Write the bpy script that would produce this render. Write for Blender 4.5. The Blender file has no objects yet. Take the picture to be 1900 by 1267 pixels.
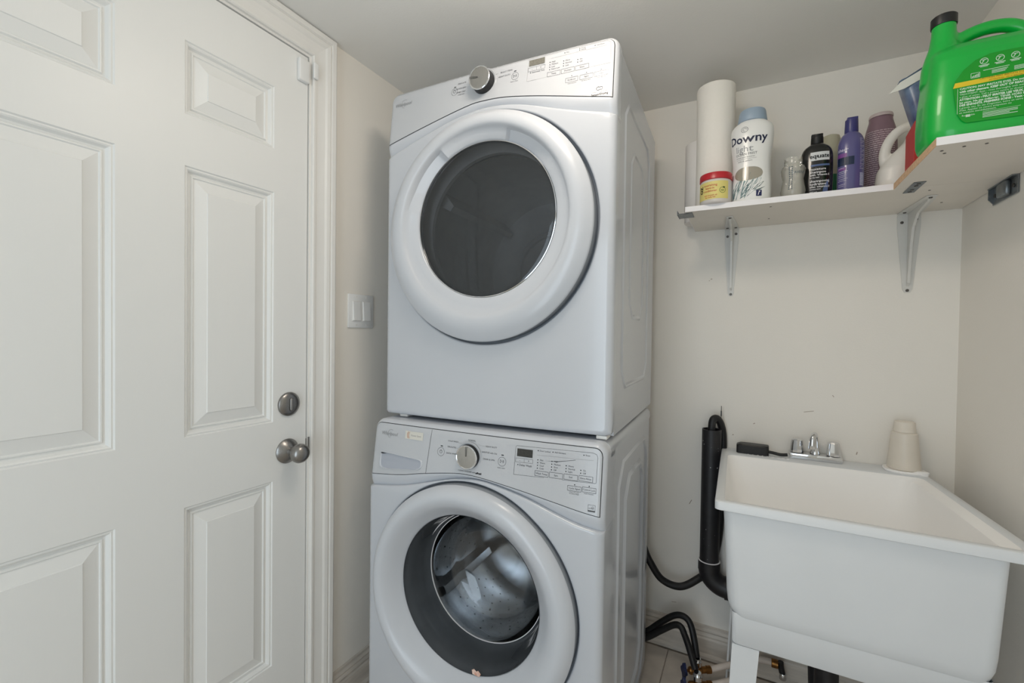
import bpy, bmesh, math, random
from mathutils import Vector, Matrix
random.seed(7)
S = bpy.context.scene
COL = S.collection
PI = math.pi
cos, sin, rad = math.cos, math.sin, math.radians

# ------------------------------------------------------------------ camera, light, exposure
def look(yaw, pitch, roll):
    f = Vector((sin(yaw)*cos(pitch), cos(yaw)*cos(pitch), sin(pitch)))
    r0 = Vector((cos(yaw), -sin(yaw), 0)); u0 = r0.cross(f)
    r = cos(roll)*r0 + sin(roll)*u0; u = -sin(roll)*r0 + cos(roll)*u0
    return Matrix((r, u, -f)).transposed()
cam_d = bpy.data.cameras.new('camera'); cam = bpy.data.objects.new('camera', cam_d); COL.objects.link(cam)
cam_d.sensor_width = 36.0; cam_d.lens = 36.0*838.4/1900.0; cam_d.clip_start = 0.02
cam.matrix_world = Matrix.Translation((0, 0, 1.25)) @ look(rad(-27.758), rad(-0.902), rad(0.7535)).to_4x4()
S.camera = cam
S.view_settings.view_transform = 'Standard'; S.view_settings.look = 'None'
S.view_settings.gamma = 1.0; S.view_settings.use_curve_mapping = False
S.view_settings.exposure = 0.07
S.cycles.diffuse_bounces = 9; S.cycles.max_bounces = 14; S.cycles.transparent_max_bounces = 12
W = bpy.data.worlds.new('world'); S.world = W; W.use_nodes = True
W.node_tree.nodes['Background'].inputs[0].default_value = (0.90, 0.95, 1.0, 1)
W.node_tree.nodes['Background'].inputs[1].default_value = 0.2
LAMP_STRENGTH = 17.5; LAMP_COLOR = (1.0, 0.89, 0.76)
LAMP_POS = (-0.31, 0.76)
al = bpy.data.lights.new('doorway_daylight', 'AREA'); al.shape = 'RECTANGLE'; al.size = 0.8; al.size_y = 1.9
al.energy = 15.5; al.color = (0.77, 0.90, 1.0)
alo = bpy.data.objects.new('doorway_daylight', al); COL.objects.link(alo)
alo.location = (-0.30, -1.30, 1.05); alo.rotation_euler = (rad(90), 0, 0)

# ------------------------------------------------------------------ materials
def lin(c):
    return tuple(((v/255.0)/12.92 if v/255.0 <= 0.04045 else ((v/255.0+0.055)/1.055)**2.4) for v in c)
def mat(name, rgb, rough=0.5, metal=0.0, noise=0.0, nscale=20.0, bump=0.0, bscale=200.0, coat=0.0, stretch=None, spec=0.5, rgb2=None):
    m = bpy.data.materials.new(name); m.use_nodes = True
    nt = m.node_tree; b = nt.nodes['Principled BSDF']
    c = lin(rgb)
    b.inputs['Roughness'].default_value = rough; b.inputs['Metallic'].default_value = metal
    b.inputs['Coat Weight'].default_value = coat; b.inputs['Coat Roughness'].default_value = 0.06
    b.inputs['Specular IOR Level'].default_value = spec
    tc = nt.nodes.new('ShaderNodeTexCoord'); vec = tc.outputs['Object']
    if stretch:
        mp = nt.nodes.new('ShaderNodeMapping'); mp.inputs['Scale'].default_value = stretch
        nt.links.new(vec, mp.inputs['Vector']); vec = mp.outputs['Vector']
    n = nt.nodes.new('ShaderNodeTexNoise'); n.inputs['Scale'].default_value = nscale; n.inputs['Detail'].default_value = 4
    nt.links.new(vec, n.inputs['Vector'])
    r = nt.nodes.new('ShaderNodeValToRGB')
    r.color_ramp.elements[0].position = 0.3; r.color_ramp.elements[1].position = 0.7
    d = lin(rgb2) if rgb2 else tuple(v*(1-noise) for v in c)
    r.color_ramp.elements[0].color = (*d, 1); r.color_ramp.elements[1].color = (*c, 1)
    nt.links.new(n.outputs['Fac'], r.inputs['Fac']); nt.links.new(r.outputs['Color'], b.inputs['Base Color'])
    if bump > 0:
        n2 = nt.nodes.new('ShaderNodeTexNoise'); n2.inputs['Scale'].default_value = bscale; n2.inputs['Detail'].default_value = 2
        nt.links.new(vec, n2.inputs['Vector'])
        bp = nt.nodes.new('ShaderNodeBump'); bp.inputs['Strength'].default_value = bump; bp.inputs['Distance'].default_value = 0.002
        nt.links.new(n2.outputs['Fac'], bp.inputs['Height']); nt.links.new(bp.outputs['Normal'], b.inputs['Normal'])
    return m
def glass_mat(name, rgb, rough=0.0, ior=1.45):
    m = bpy.data.materials.new(name); m.use_nodes = True
    b = m.node_tree.nodes['Principled BSDF']
    b.inputs['Base Color'].default_value = (*lin(rgb), 1); b.inputs['Roughness'].default_value = rough
    b.inputs['Transmission Weight'].default_value = 1.0; b.inputs['IOR'].default_value = ior
    return m
def smoke_mat(name, tint, haze, hazecol, rough=0.03):
    # thin tinted pane: see-through tint, a little surface haze, clear gloss
    m = bpy.data.materials.new(name); m.use_nodes = True; nt = m.node_tree
    for x in list(nt.nodes): nt.nodes.remove(x)
    out = nt.nodes.new('ShaderNodeOutputMaterial'); tr = nt.nodes.new('ShaderNodeBsdfTransparent'); tr.inputs[0].default_value = (tint, tint, tint*1.02, 1)
    df = nt.nodes.new('ShaderNodeBsdfDiffuse'); df.inputs[0].default_value = (*lin(hazecol), 1)
    gl = nt.nodes.new('ShaderNodeBsdfGlossy'); gl.inputs['Roughness'].default_value = rough
    fr = nt.nodes.new('ShaderNodeFresnel'); fr.inputs[0].default_value = 1.45
    m1 = nt.nodes.new('ShaderNodeMixShader'); m1.inputs[0].default_value = haze
    m2 = nt.nodes.new('ShaderNodeMixShader')
    nt.links.new(tr.outputs[0], m1.inputs[1]); nt.links.new(df.outputs[0], m1.inputs[2])
    nt.links.new(fr.outputs[0], m2.inputs[0]); nt.links.new(m1.outputs[0], m2.inputs[1]); nt.links.new(gl.outputs[0], m2.inputs[2])
    nt.links.new(m2.outputs[0], out.inputs[0])
    return m
M = {}
M['wall'] = mat('wall_paint', (237, 233, 226), 0.75, noise=0.03, nscale=2.5, bump=0.12, bscale=260)
M['ceil'] = mat('ceiling_paint', (238, 237, 234), 0.85, noise=0.02, nscale=2, bump=0.15, bscale=180)
M['door'] = mat('door_paint', (234, 235, 234), 0.42, noise=0.01, nscale=3, bump=0.05, bscale=50, stretch=(4, 4, .4))
M['trim'] = mat('trim_paint', (232, 231, 228), 0.4, noise=0.03, nscale=8)
M['base'] = mat('baseboard_paint', (214, 206, 196), 0.5, noise=0.22, nscale=9, stretch=(1, 1, 6))
M['tile'] = mat('floor_tile', (226, 215, 203), 0.45, noise=0.35, nscale=7, bump=0.1, bscale=40)
M['grout'] = mat('grout', (180, 168, 156), 0.9, noise=0.2)
M['enamel'] = mat('white_enamel', (195, 199, 206), 0.22, noise=0.01, nscale=3, coat=0.35)
M['plastic'] = mat('white_plastic', (198, 202, 209), 0.3, noise=0.01, nscale=4, coat=0.2)
M['brightplastic'] = mat('bright_plastic', (232, 233, 233), 0.35, noise=0.01)
M['insert'] = mat('console_film', (192, 195, 200), 0.17, noise=0.01, nscale=4)
M['print'] = mat('dark_grey_ink', (70, 72, 76), 0.5)
M['ink_light'] = mat('light_grey_ink', (150, 152, 155), 0.35)
M['black'] = mat('black_ink', (14, 14, 16), 0.5)
M['groove'] = mat('groove_dark', (42, 44, 48), 0.6)
M['seal'] = mat('grey_seal', (150, 156, 164), 0.5)
M['lcd'] = mat('lcd_grey', (122, 120, 112), 0.25, noise=0.3, nscale=300)
M['lcd_dark'] = mat('lcd_dark', (58, 58, 56), 0.25, noise=0.3, nscale=300)
M['chrome'] = mat('chrome', (225, 226, 228), 0.08, 1.0, noise=0.05)
M['steel'] = mat('brushed_nickel', (150, 148, 146), 0.30, 1.0, noise=0.12, nscale=60, stretch=(1, 6, 6))
M['knobface'] = mat('brushed_knob_face', (186, 184, 180), 0.34, 1.0, noise=0.08, nscale=80, stretch=(12, 1, 1))
M['drum'] = mat('drum_steel', (222, 223, 226), 0.24, 1.0, noise=0.2, nscale=12)
M['drumgrey'] = mat('dryer_drum_coating', (205, 207, 209), 0.4, noise=0.1)
M['dark'] = mat('black_plastic', (24, 24, 26), 0.42, noise=0.2, nscale=30)
M['darkgloss'] = mat('charcoal_gloss', (88, 92, 97), 0.16, noise=0.35, nscale=5, coat=.6)
M['hose'] = mat('black_rubber', (22, 22, 24), 0.5, noise=0.3, nscale=60)
M['abs'] = mat('black_abs_pipe', (34, 33, 36), 0.45, noise=0.35, nscale=45)
M['glass_smoke'] = smoke_mat('smoked_door_glass', 0.62, 0.24, (84, 88, 90))
M['glass'] = glass_mat('clear_bowl_glass', (226, 230, 232))
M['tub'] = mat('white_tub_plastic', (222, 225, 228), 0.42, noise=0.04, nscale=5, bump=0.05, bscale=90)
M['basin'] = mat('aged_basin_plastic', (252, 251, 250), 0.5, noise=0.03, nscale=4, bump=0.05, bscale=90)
M['brass'] = mat('aged_brass', (170, 122, 70), 0.35, 1.0, noise=0.5, nscale=60)
M['bluehandle'] = mat('navy_handle', (28, 40, 82), 0.5, noise=0.3, nscale=50)
M['pex'] = mat('white_pex', (222, 210, 200), 0.5, noise=0.15, nscale=20)
M['melamine'] = mat('white_melamine', (226, 220, 211), 0.5, noise=0.05, nscale=6)
M['edgeband'] = mat('white_edge_band', (240, 238, 240), 0.4, noise=0.03)
M['chip'] = mat('raw_chipboard', (222, 186, 150), 0.85, noise=0.25, nscale=120, bump=0.4, bscale=200)
M['bracket'] = mat('white_bracket', (215, 214, 210), 0.35, noise=0.05)
M['zinc'] = mat('galvanised_steel', (140, 146, 150), 0.4, 0.8, noise=0.3, nscale=50)
M['screw'] = mat('screw_metal', (96, 92, 88), 0.4, 0.9)
M['offwhite'] = mat('off_white_plastic', (226, 218, 206), 0.4, noise=0.05, nscale=15)
M['paper'] = mat('paper_towel', (242, 238, 230), 0.95, bump=0.6, bscale=70, noise=0.02)
M['cardboard'] = mat('cardboard', (176, 148, 112), 0.9, noise=0.2)

# ------------------------------------------------------------------ mesh helpers
class MB:
    def __init__(s): s.v = []; s.f = []
    def add(s, vs, fs):
        o = len(s.v); s.v += [tuple(p) for p in vs]; s.f += [tuple(i+o for i in f) for f in fs]; return s
    def quad(s, a, b, c, d): return s.add([a, b, c, d], [(0, 1, 2, 3)])
    def box(s, x0, x1, y0, y1, z0, z1, bev=0.0, seg=2):
        bm = bmesh.new(); bmesh.ops.create_cube(bm, size=1.0)
        for v in bm.verts:
            v.co = Vector((x0+(v.co.x+.5)*(x1-x0), y0+(v.co.y+.5)*(y1-y0), z0+(v.co.z+.5)*(z1-z0)))
        if bev > 0: bmesh.ops.bevel(bm, geom=list(bm.edges), offset=bev, segments=seg, affect='EDGES', profile=0.5)
        s.bm(bm); return s
    def bm(s, bm, mtx=None):
        bm.verts.ensure_lookup_table(); bm.verts.index_update()
        s.add([(mtx @ v.co if mtx else v.co)[:] for v in bm.verts], [[v.index for v in f.verts] for f in bm.faces]); bm.free()
    def grid(s, rows, close=False):
        n = len(rows[0]); vs = [p for r in rows for p in r]; fs = []
        for j in range(len(rows)-1):
            for i in range(n if close else n-1):
                k = (i+1) % n
                fs.append((j*n+i, j*n+k, (j+1)*n+k, (j+1)*n+i))
        return s.add(vs, fs)
    def fan(s, loop, flip=False):
        f = tuple(range(len(loop))); return s.add(loop, [f[::-1] if flip else f])
    def lathe(s, prof, n=48, c=(0, 0, 0), axis='z', cap0=True, cap1=True):
        # prof: list of (r, h) along the axis
        rows = []
        for r, h in prof:
            row = []
            for i in range(n):
                a = 2*PI*i/n
                if axis == 'z': p = (c[0]+r*cos(a), c[1]+r*sin(a), c[2]+h)
                elif axis == 'y': p = (c[0]+r*cos(a), c[1]-h, c[2]+r*sin(a))     # h towards -y
                else: p = (c[0]+h, c[1]+r*cos(a), c[2]+r*sin(a))                 # h towards +x
                row.append(p)
            rows.append(row)
        s.grid(rows, True)
        if cap0: s.fan(rows[0], True)
        if cap1: s.fan(rows[-1])
        return s
    def tube(s, pts, r, n=12, smooth=6, caps=True):
        P = [Vector(p) for p in pts]
        if smooth > 1 and len(P) > 2: P = spline(P, smooth)
        rr = r if callable(r) else (lambda t: r)
        T = []
        for i in range(len(P)):
            T.append((P[min(i+1, len(P)-1)]-P[max(i-1, 0)]).normalized())
        up = Vector((0, 0, 1)) if abs(T[0].z) < .9 else Vector((1, 0, 0))
        nrm = T[0].cross(up).normalized(); rows = []
        for i, p in enumerate(P):
            nrm = (nrm - T[i]*nrm.dot(T[i])).normalized(); b = T[i].cross(nrm)
            q = rr(i/(len(P)-1))
            rows.append([tuple(p+q*(cos(2*PI*k/n)*nrm+sin(2*PI*k/n)*b)) for k in range(n)])
        s.grid(rows, True)
        if caps: s.fan(rows[0], True); s.fan(rows[-1])
        return s
    def loft(s, secs, n=48, caps=True):
        # secs: (z, cx, cy, rx, ry, exponent)
        rows = []
        for z, cx, cy, rx, ry, e in secs:
            rows.append([(cx+rx*se(cos(2*PI*i/n), e), cy+ry*se(sin(2*PI*i/n), e), z) for i in range(n)])
        s.grid(rows, True)
        if caps: s.fan(rows[0], True); s.fan(rows[-1])
        return s
    def prism(s, poly, a0, a1, axis='y'):
        def P(u, v, h):
            return {'y': (u, h, v), 'x': (h, u, v), 'z': (u, v, h)}[axis]
        n = len(poly); A = [P(u, v, a0) for u, v in poly]; B = [P(u, v, a1) for u, v in poly]
        s.add(A+B, [tuple(range(n)), tuple(range(2*n-1, n-1, -1))]+[(i, (i+1) % n, n+(i+1) % n, n+i) for i in range(n)])
        return s
    def obj(s, name, m, parent=None, smooth=40, fix=True):
        me = bpy.data.meshes.new(name); me.from_pydata(s.v, [], s.f)
        if fix or smooth:
            bm = bmesh.new(); bm.from_mesh(me)
            if fix:
                bmesh.ops.remove_doubles(bm, verts=bm.verts, dist=1e-6)
                bmesh.ops.recalc_face_normals(bm, faces=bm.faces)
            if smooth:
                for f in bm.faces: f.smooth = True
                for e in bm.edges:
                    if len(e.link_faces) == 2 and e.calc_face_angle(0) > rad(smooth): e.smooth = False
            bm.to_mesh(me); bm.free()
        o = bpy.data.objects.new(name, me); COL.objects.link(o)
        for x in (m if isinstance(m, (list, tuple)) else [m]): me.materials.append(x)
        if parent: o.parent = parent
        return o
def se(c, e):
    return math.copysign(abs(c)**(2.0/e), c)
def spline(P, k):
    out = []
    for i in range(len(P)-1):
        p0, p1, p2, p3 = P[max(i-1, 0)], P[i], P[i+1], P[min(i+2, len(P)-1)]
        for j in range(k):
            t = j/k
            out.append(0.5*((2*p1)+(p2-p0)*t+(2*p0-5*p1+4*p2-p3)*t*t+(3*p1-p0-3*p2+p3)*t**3))
    out.append(P[-1]); return out
def interp(tab, x):
    if x <= tab[0][0]: return tab[0][1]
    for (a, p), (b, q) in zip(tab, tab[1:]):
        if x <= b: return p+(q-p)*(x-a)/(b-a)
    return tab[-1][1]
def sinterp(tab, x):
    # smooth (Catmull-Rom) table
    n = len(tab)
    if x <= tab[0][0]: return tab[0][1]
    if x >= tab[-1][0]: return tab[-1][1]
    for i in range(n-1):
        if x <= tab[i+1][0]:
            (x1, y1), (x2, y2) = tab[i], tab[i+1]
            m1 = (tab[i+1][1]-tab[i-1][1])/(tab[i+1][0]-tab[i-1][0]) if i > 0 else (y2-y1)/(x2-x1)
            m2 = (tab[i+2][1]-tab[i][1])/(tab[i+2][0]-tab[i][0]) if i+2 < n else (y2-y1)/(x2-x1)
            h = x2-x1; t = (x-x1)/h
            return (2*t**3-3*t*t+1)*y1+(t**3-2*t*t+t)*h*m1+(-2*t**3+3*t*t)*y2+(t**3-t*t)*h*m2
def tag(o, label, cat, group=None):
    o['label'] = label; o['category'] = cat
    if group: o['group'] = group
    return o
def thing(name, label, cat, loc=(0, 0, 0), rz=0.0, group=None):
    o = bpy.data.objects.new(name, None); COL.objects.link(o); o.empty_display_size = 0.05
    o.location = loc; o.rotation_euler = (0, 0, rz); return tag(o, label, cat, group)
def struct(o): o['kind'] = 'structure'; return o
_tc = {}
def text_geo(txt, size, bold=0.0, align='CENTER', shear=0.0):
    k = (txt, size, bold, align, shear)
    if k in _tc: return _tc[k]
    cu = bpy.data.curves.new('t', 'FONT'); cu.body = txt; cu.size = size; cu.align_x = align; cu.align_y = 'CENTER'
    cu.offset = bold; cu.resolution_u = 2; cu.shear = shear
    o = bpy.data.objects.new('t', cu); COL.objects.link(o)
    dg = bpy.context.evaluated_depsgraph_get(); me = bpy.data.meshes.new_from_object(o.evaluated_get(dg))
    r = ([tuple(v.co[:2]) for v in me.vertices], [tuple(p.vertices) for p in me.polygons])
    bpy.data.objects.remove(o); bpy.data.curves.remove(cu); bpy.data.meshes.remove(me)
    _tc[k] = r; return r
class Ink(MB):
    # flat print laid on a surface; mp(u, v) -> point, u to the right, v up
    def __init__(s, mp): super().__init__(); s.mp = mp
    def text(s, txt, u, v, size, bold=0.0, align='CENTER', rot=0.0, shear=0.0, sx=1.0):
        vs, fs = text_geo(txt, size, bold, align, shear)
        c, q = cos(rot), sin(rot)
        return s.add([s.mp(u+(x*sx)*c-y*q, v+(x*sx)*q+y*c) for x, y in vs], fs)
    def line(s, u0, v0, u1, v1, w=0.0008, n=1):
        L = math.hypot(u1-u0, v1-v0) or 1; px, py = -(v1-v0)/L*w/2, (u1-u0)/L*w/2
        for i in range(n):
            a, b = i/n, (i+1)/n
            A = (u0+(u1-u0)*a, v0+(v1-v0)*a); B = (u0+(u1-u0)*b, v0+(v1-v0)*b)
            s.quad(s.mp(A[0]+px, A[1]+py), s.mp(A[0]-px, A[1]-py), s.mp(B[0]-px, B[1]-py), s.mp(B[0]+px, B[1]+py))
        return s
    def poly(s, pts, w=0.0008, close=True):
        n = len(pts)
        for i in range(n if close else n-1): s.line(*pts[i], *pts[(i+1) % n], w)
        return s
    def rect(s, u0, v0, u1, v1, w=0.0008): return s.poly([(u0, v0), (u1, v0), (u1, v1), (u0, v1)], w)
    def fill(s, u0, v0, u1, v1, nu=1, nv=1):
        for i in range(nu):
            for j in range(nv):
                a, b, c, d = u0+(u1-u0)*i/nu, u0+(u1-u0)*(i+1)/nu, v0+(v1-v0)*j/nv, v0+(v1-v0)*(j+1)/nv
                s.quad(s.mp(a, c), s.mp(b, c), s.mp(b, d), s.mp(a, d))
        return s
    def ring(s, u, v, r, w=0.0007, n=32, a0=0, a1=2*PI):
        for i in range(n):
            a, b = a0+(a1-a0)*i/n, a0+(a1-a0)*(i+1)/n
            s.quad(s.mp(u+(r-w/2)*cos(a), v+(r-w/2)*sin(a)), s.mp(u+(r+w/2)*cos(a), v+(r+w/2)*sin(a)),
                   s.mp(u+(r+w/2)*cos(b), v+(r+w/2)*sin(b)), s.mp(u+(r-w/2)*cos(b), v+(r-w/2)*sin(b)))
        return s
    def shape(s, pts): return s.fan([s.mp(*p) for p in pts])
    def dot(s, u, v, r=0.0013, n=8): return s.shape([(u+r*cos(2*PI*i/n), v+r*sin(2*PI*i/n)) for i in range(n)])
    def obj(s, name, m, parent=None):
        o = super().obj(name, m, parent, smooth=0, fix=False)
        bm = bmesh.new(); bm.from_mesh(o.data); bmesh.ops.remove_doubles(bm, verts=bm.verts, dist=1e-6)
        bm.to_mesh(o.data); left = set(bm.verts); isl = 0
        while left:
            isl += 1; st = [left.pop()]
            while st:
                for e in st.pop().link_edges:
                    for q in e.verts:
                        if q in left: left.discard(q); st.append(q)
        bm.free()
        if isl > 1: o['kind'] = 'stuff'      # print too fine to pick apart
        return o

# ------------------------------------------------------------------ the room
XL, XR, YB, ZC, YF = -1.2, 0.58, 1.909, 2.175, -1.2
def wallbox(name, *a, m='wall'): return struct(MB().box(*a).obj(name, M[m], smooth=0))
wallbox('wall_back', XL-.1, XR+.1, YB, YB+.1, -.1, ZC+.1)
wallbox('wall_right', XR, XR+.1, YF, YB, -.1, ZC+.1)
DY0, DY1, DZ1 = 0.121, 0.931, 2.079
w = MB().box(XL-.1, XL, YF, DY0-.014, -.1, ZC+.1).box(XL-.1, XL, DY1+.014, YB, -.1, ZC+.1).box(XL-.1, XL, DY0-.014, DY1+.014, DZ1+.014, ZC+.1)
struct(w.obj('wall_left', M['wall'], smooth=0))
w = MB().box(XL-.1, -.72, YF-.1, YF, -.1, ZC+.1).box(.12, XR+.1, YF-.1, YF, -.1, ZC+.1).box(-.72, .12, YF-.1, YF, 2.03, ZC+.1)
struct(w.obj('wall_front', M['wall'], smooth=0))
wallbox('ceiling', XL, XR, YF, YB, ZC, ZC+.1, m='ceil')
fl = struct(MB().box(XL-.1, XR, YF, YB, -.1, -.004).obj('floor', M['grout'], smooth=0))
ts = 0.305; k = 0; tme = None
for i in range(6):
    for j in range(10):
        x0 = XL+.02+i*ts; y1 = YB-.03-j*ts
        a, b, c, d = x0+.0015, min(x0+ts-.0015, XR-.001), max(y1-ts+.0015, YF), y1-.0015
        if b-a < .02 or d-c < .02: continue
        full = abs((b-a)-(ts-.003)) < 1e-6 and abs((d-c)-(ts-.003)) < 1e-6
        if full and tme:
            o = bpy.data.objects.new('tile', tme); COL.objects.link(o); o.parent = fl
        else:
            o = MB().box(0, b-a, 0, d-c, -.0039, 0, .001, 1).obj('tile', M['tile'], fl, smooth=0)
            if full: tme = o.data
        o.location = (a, c, 0)
# baseboards: stepped profile (depth from wall, height)
bp_ = [(0, 0), (.022, 0), (.022, .012), (.014, .020), (.014, .074), (.011, .080), (.013, .088), (.009, .098), (.011, .104), (.006, .112), (.006, .121), (0, .124)]
struct(MB().prism([(YB-d, z) for d, z in bp_], XL+.02, XR, 'x').obj('baseboard_back', M['base'], smooth=0))
struct(MB().prism([(XL+d, z) for d, z in bp_], 1.026, YB, 'y').obj('baseboard_left', M['base'], smooth=0))
struct(MB().prism([(XR-d, z) for d, z in bp_], YF, YB-.022, 'y').obj('baseboard_right', M['base'], smooth=0))
# small scuffs and nail holes on the back wall (kept as marks of their own)
mk = Ink(lambda u, v: (u, YB-.0006, v))
for x, z, a, l, q in ((-.196, .596, 1.1, .020, .003), (-.136, 1.474, .3, .006, .003), (-.143, 1.468, .3, .004, .002), (-.251, .18, .2, .018, .002), (.19, .99, .2, .03, .002), (.33, .86, 1.3, .010, .003), (.02, .93, .5, .006, .003), (-.05, .88, .5, .005, .003), (.26, 1.05, 2.2, .008, .002)):
    mk.line(x-l/2*cos(a), z-l/2*sin(a), x+l/2*cos(a), z+l/2*sin(a), q)
wm = mk.obj('wall_scuff', mat('scuff', (176, 164, 152), 0.9)); wm['kind'] = 'structure'

# ---- the panelled door in the left wall
door = struct(bpy.data.objects.new('door_1', None)); COL.objects.link(door)
cols = [(.231, .460), (.594, .823)]
rows_ = [(.285, .820), (.990, 1.644), (1.767, 1.941)]
XD = XL-.002
def door_face():
    mb = MB()
    ys = sorted({DY0, DY1, *[v for c in cols for v in c]}); zs = sorted({.006, DZ1, *[v for r in rows_ for v in r]})
    for a, b in zip(ys, ys[1:]):
        for c, d in zip(zs, zs[1:]):
            if (a, b) in cols and (c, d) in rows_: continue
            mb.quad((XD, a, c), (XD, b, c), (XD, b, d), (XD, a, d))
    prof = [(0, 0), (.0025, -.0035), (.006, -.0025), (.009, -.0045), (.013, -.011), (.017, -.0125), (.0195, -.0085), (.022, -.0085), (.024, -.0115), (.052, -.0035), (.0535, -.0015)]
    for (a, b) in cols:
        for (c, d) in rows_:
            rr = []
            for t, x in prof: rr.append([(XD+x, a+t, c+t), (XD+x, b-t, c+t), (XD+x, b-t, d-t), (XD+x, a+t, d-t)])
            mb.grid(rr, True); mb.fan(rr[-1])
    # edges and back
    mb.add([(XD, DY0, .006), (XD, DY1, .006), (XD, DY1, DZ1), (XD, DY0, DZ1), (XD-.044, DY0, .006), (XD-.044, DY1, .006), (XD-.044, DY1, DZ1), (XD-.044, DY0, DZ1)],
           [(0, 1, 5, 4), (1, 2, 6, 5), (2, 3, 7, 6), (3, 0, 4, 7), (4, 5, 6, 7)])
    return mb
door_face().obj('door_panel', M['door'], door, smooth=0)
# jamb with stop
jb = MB()
for y0, y1 in ((DY0-.0135, DY0-.003), (DY1+.003, DY1+.0135)): jb.box(XL-.095, XL+.001, y0, y1, 0, DZ1+.0135)
jb.box(XL-.095, XL+.001, DY0-.003, DY1+.003, DZ1+.003, DZ1+.0135)
jb.box(XL-.075, XL-.048, DY0-.003, DY1+.003, 0.0, DZ1+.003)
struct(jb.obj('trim_1', M['trim'], smooth=0))
# casing: profile (across, out from wall), mitred
cp = [(0, 0), (0, .009), (.003, .012), (.009, .012), (.012, .008), (.030, .010), (.042, .012), (.048, .016), (.058, .018), (.063, .014), (.066, .019), (.078, .020), (.082, .018), (.082, 0)]
ci0, ci1, ct = DY0-.010, DY1+.010, DZ1+.010
cs = MB()
rows = []
for t, x in cp:
    rows.append([(XL+x, ci0-t, 0), (XL+x, ci0-t, ct+t), (XL+x, ci1+t, ct+t), (XL+x, ci1+t, 0)])
cs.grid(rows)
struct(cs.obj('trim_2', M['trim'], smooth=0))
# strike / latch plate
st = MB().box(XL-.001, XL+.0025, DY1+.0045, DY1+.012, .868, .926, .0008, 1).box(XL-.03, XL-.002, DY1-.001, DY1+.003, .872, .922)
st.obj('strike_plate', M['steel'], door, smooth=0)
# deadbolt and knob
db = bpy.data.objects.new('deadbolt', None); COL.objects.link(db); db.parent = door; db.location = (XD, .872, 1.036)
MB().lathe([(.035, 0), (.0352, .004), (.033, .007), (.024, .0115), (.014, .0135), (.0, .0137)], 40, axis='x', cap1=False).obj('rosette', M['steel'], db)
MB().box(.012, .019, -.006, .006, -.019, .019, .004, 3).obj('thumb_turn', M['steel'], db)
kb = bpy.data.objects.new('door_knob', None); COL.objects.link(kb); kb.parent = door; kb.location = (XD, .868, .898)
MB().lathe([(.036, 0), (.0362, .003), (.034, .006), (.022, .016), (.0135, .020), (.012, .024), (.0125, .030), (.017, .035), (.0235, .043), (.0272, .052), (.0278, .060), (.0250, .068), (.0185, .075), (.010, .079), (.003, .0805), (0, .0806)], 48, axis='x', cap1=False).obj('knob', M['steel'], kb)
MB().lathe([(.0045, 0), (.0045, .0035), (0, .0035)], 12, c=(.0095, -.021, .002), axis='x').obj('lock_button', M['groove'], kb)
# alarm contact, one half on the door and one on the casing
def contact(nm, y0, y1, z0, z1, x0, x1, lab):
    o = MB().box(x0, x1, y0, y1, z0, z1, .004, 3).obj(nm, M['brightplastic']); tag(o, lab, 'sensor')
contact('door_sensor', .893, .928, 1.996, 2.062, XD, XD+.014, 'white plastic alarm sensor block stuck to the top corner of the door')
contact('sensor_magnet', .936, .954, 2.018, 2.066, XL+.0125, XL+.021, 'narrow white magnet strip stuck to the door casing beside the sensor block')
# light switch
sw = thing('light_switch', 'white double rocker light switch on the wall between door and machines', 'switch', (XL, 1.144, 1.323))
pl = MB().box(0, .006, -.057, .057, -.0575, .0575, .0025, 2).obj('cover_plate', M['brightplastic'], sw)
for yy in (-.0225, .0225):
    MB().box(.0055, .0072, yy-.0175, yy+.0175, -.0345, .0345).obj('rocker_frame', M['trim'], sw, smooth=0)
    MB().add([(.007, yy-.016, -.033), (.007, yy+.016, -.033), (.007, yy+.016, .033), (.007, yy-.016, .033), (.0125, yy-.015, -.032), (.0125, yy+.015, -.032), (.0085, yy+.015, .032), (.0085, yy-.015, .032)],
             [(0, 1, 5, 4), (1, 2, 6, 5), (2, 3, 7, 6), (3, 0, 4, 7), (4, 5, 6, 7)]).obj('rocker', M['brightplastic'], sw, smooth=0)
    for zz in (-.048, .048):
        MB().lathe([(.003, 0), (.003, .0068), (0, .007)], 10, c=(0, yy, zz), axis='x').obj('screw', M['trim'], sw)
# ceiling lamp, just above the picture
lp = thing('ceiling_lamp', 'round frosted glass ceiling lamp above the washing machine', 'lamp', (LAMP_POS[0], LAMP_POS[1], ZC))
MB().lathe([(.150, 0), (.150, -.018), (.138, -.022)], 48).obj('lamp_base', M['bracket'], lp)
em = bpy.data.materials.new('lamp_glow'); em.use_nodes = True
for x in list(em.node_tree.nodes): em.node_tree.nodes.remove(x)
eo = em.node_tree.nodes.new('ShaderNodeOutputMaterial'); ee = em.node_tree.nodes.new('ShaderNodeEmission')
ee.inputs[0].default_value = (*LAMP_COLOR, 1); ee.inputs[1].default_value = LAMP_STRENGTH
em.node_tree.links.new(ee.outputs[0], eo.inputs[0])
MB().lathe([(.134, -.0225), (.134, -.050), (.128, -.078), (.110, -.102), (.078, -.119), (.040, -.127), (0, -.129)], 48, cap0=False).obj('lamp_shade', em, lp)

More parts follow.
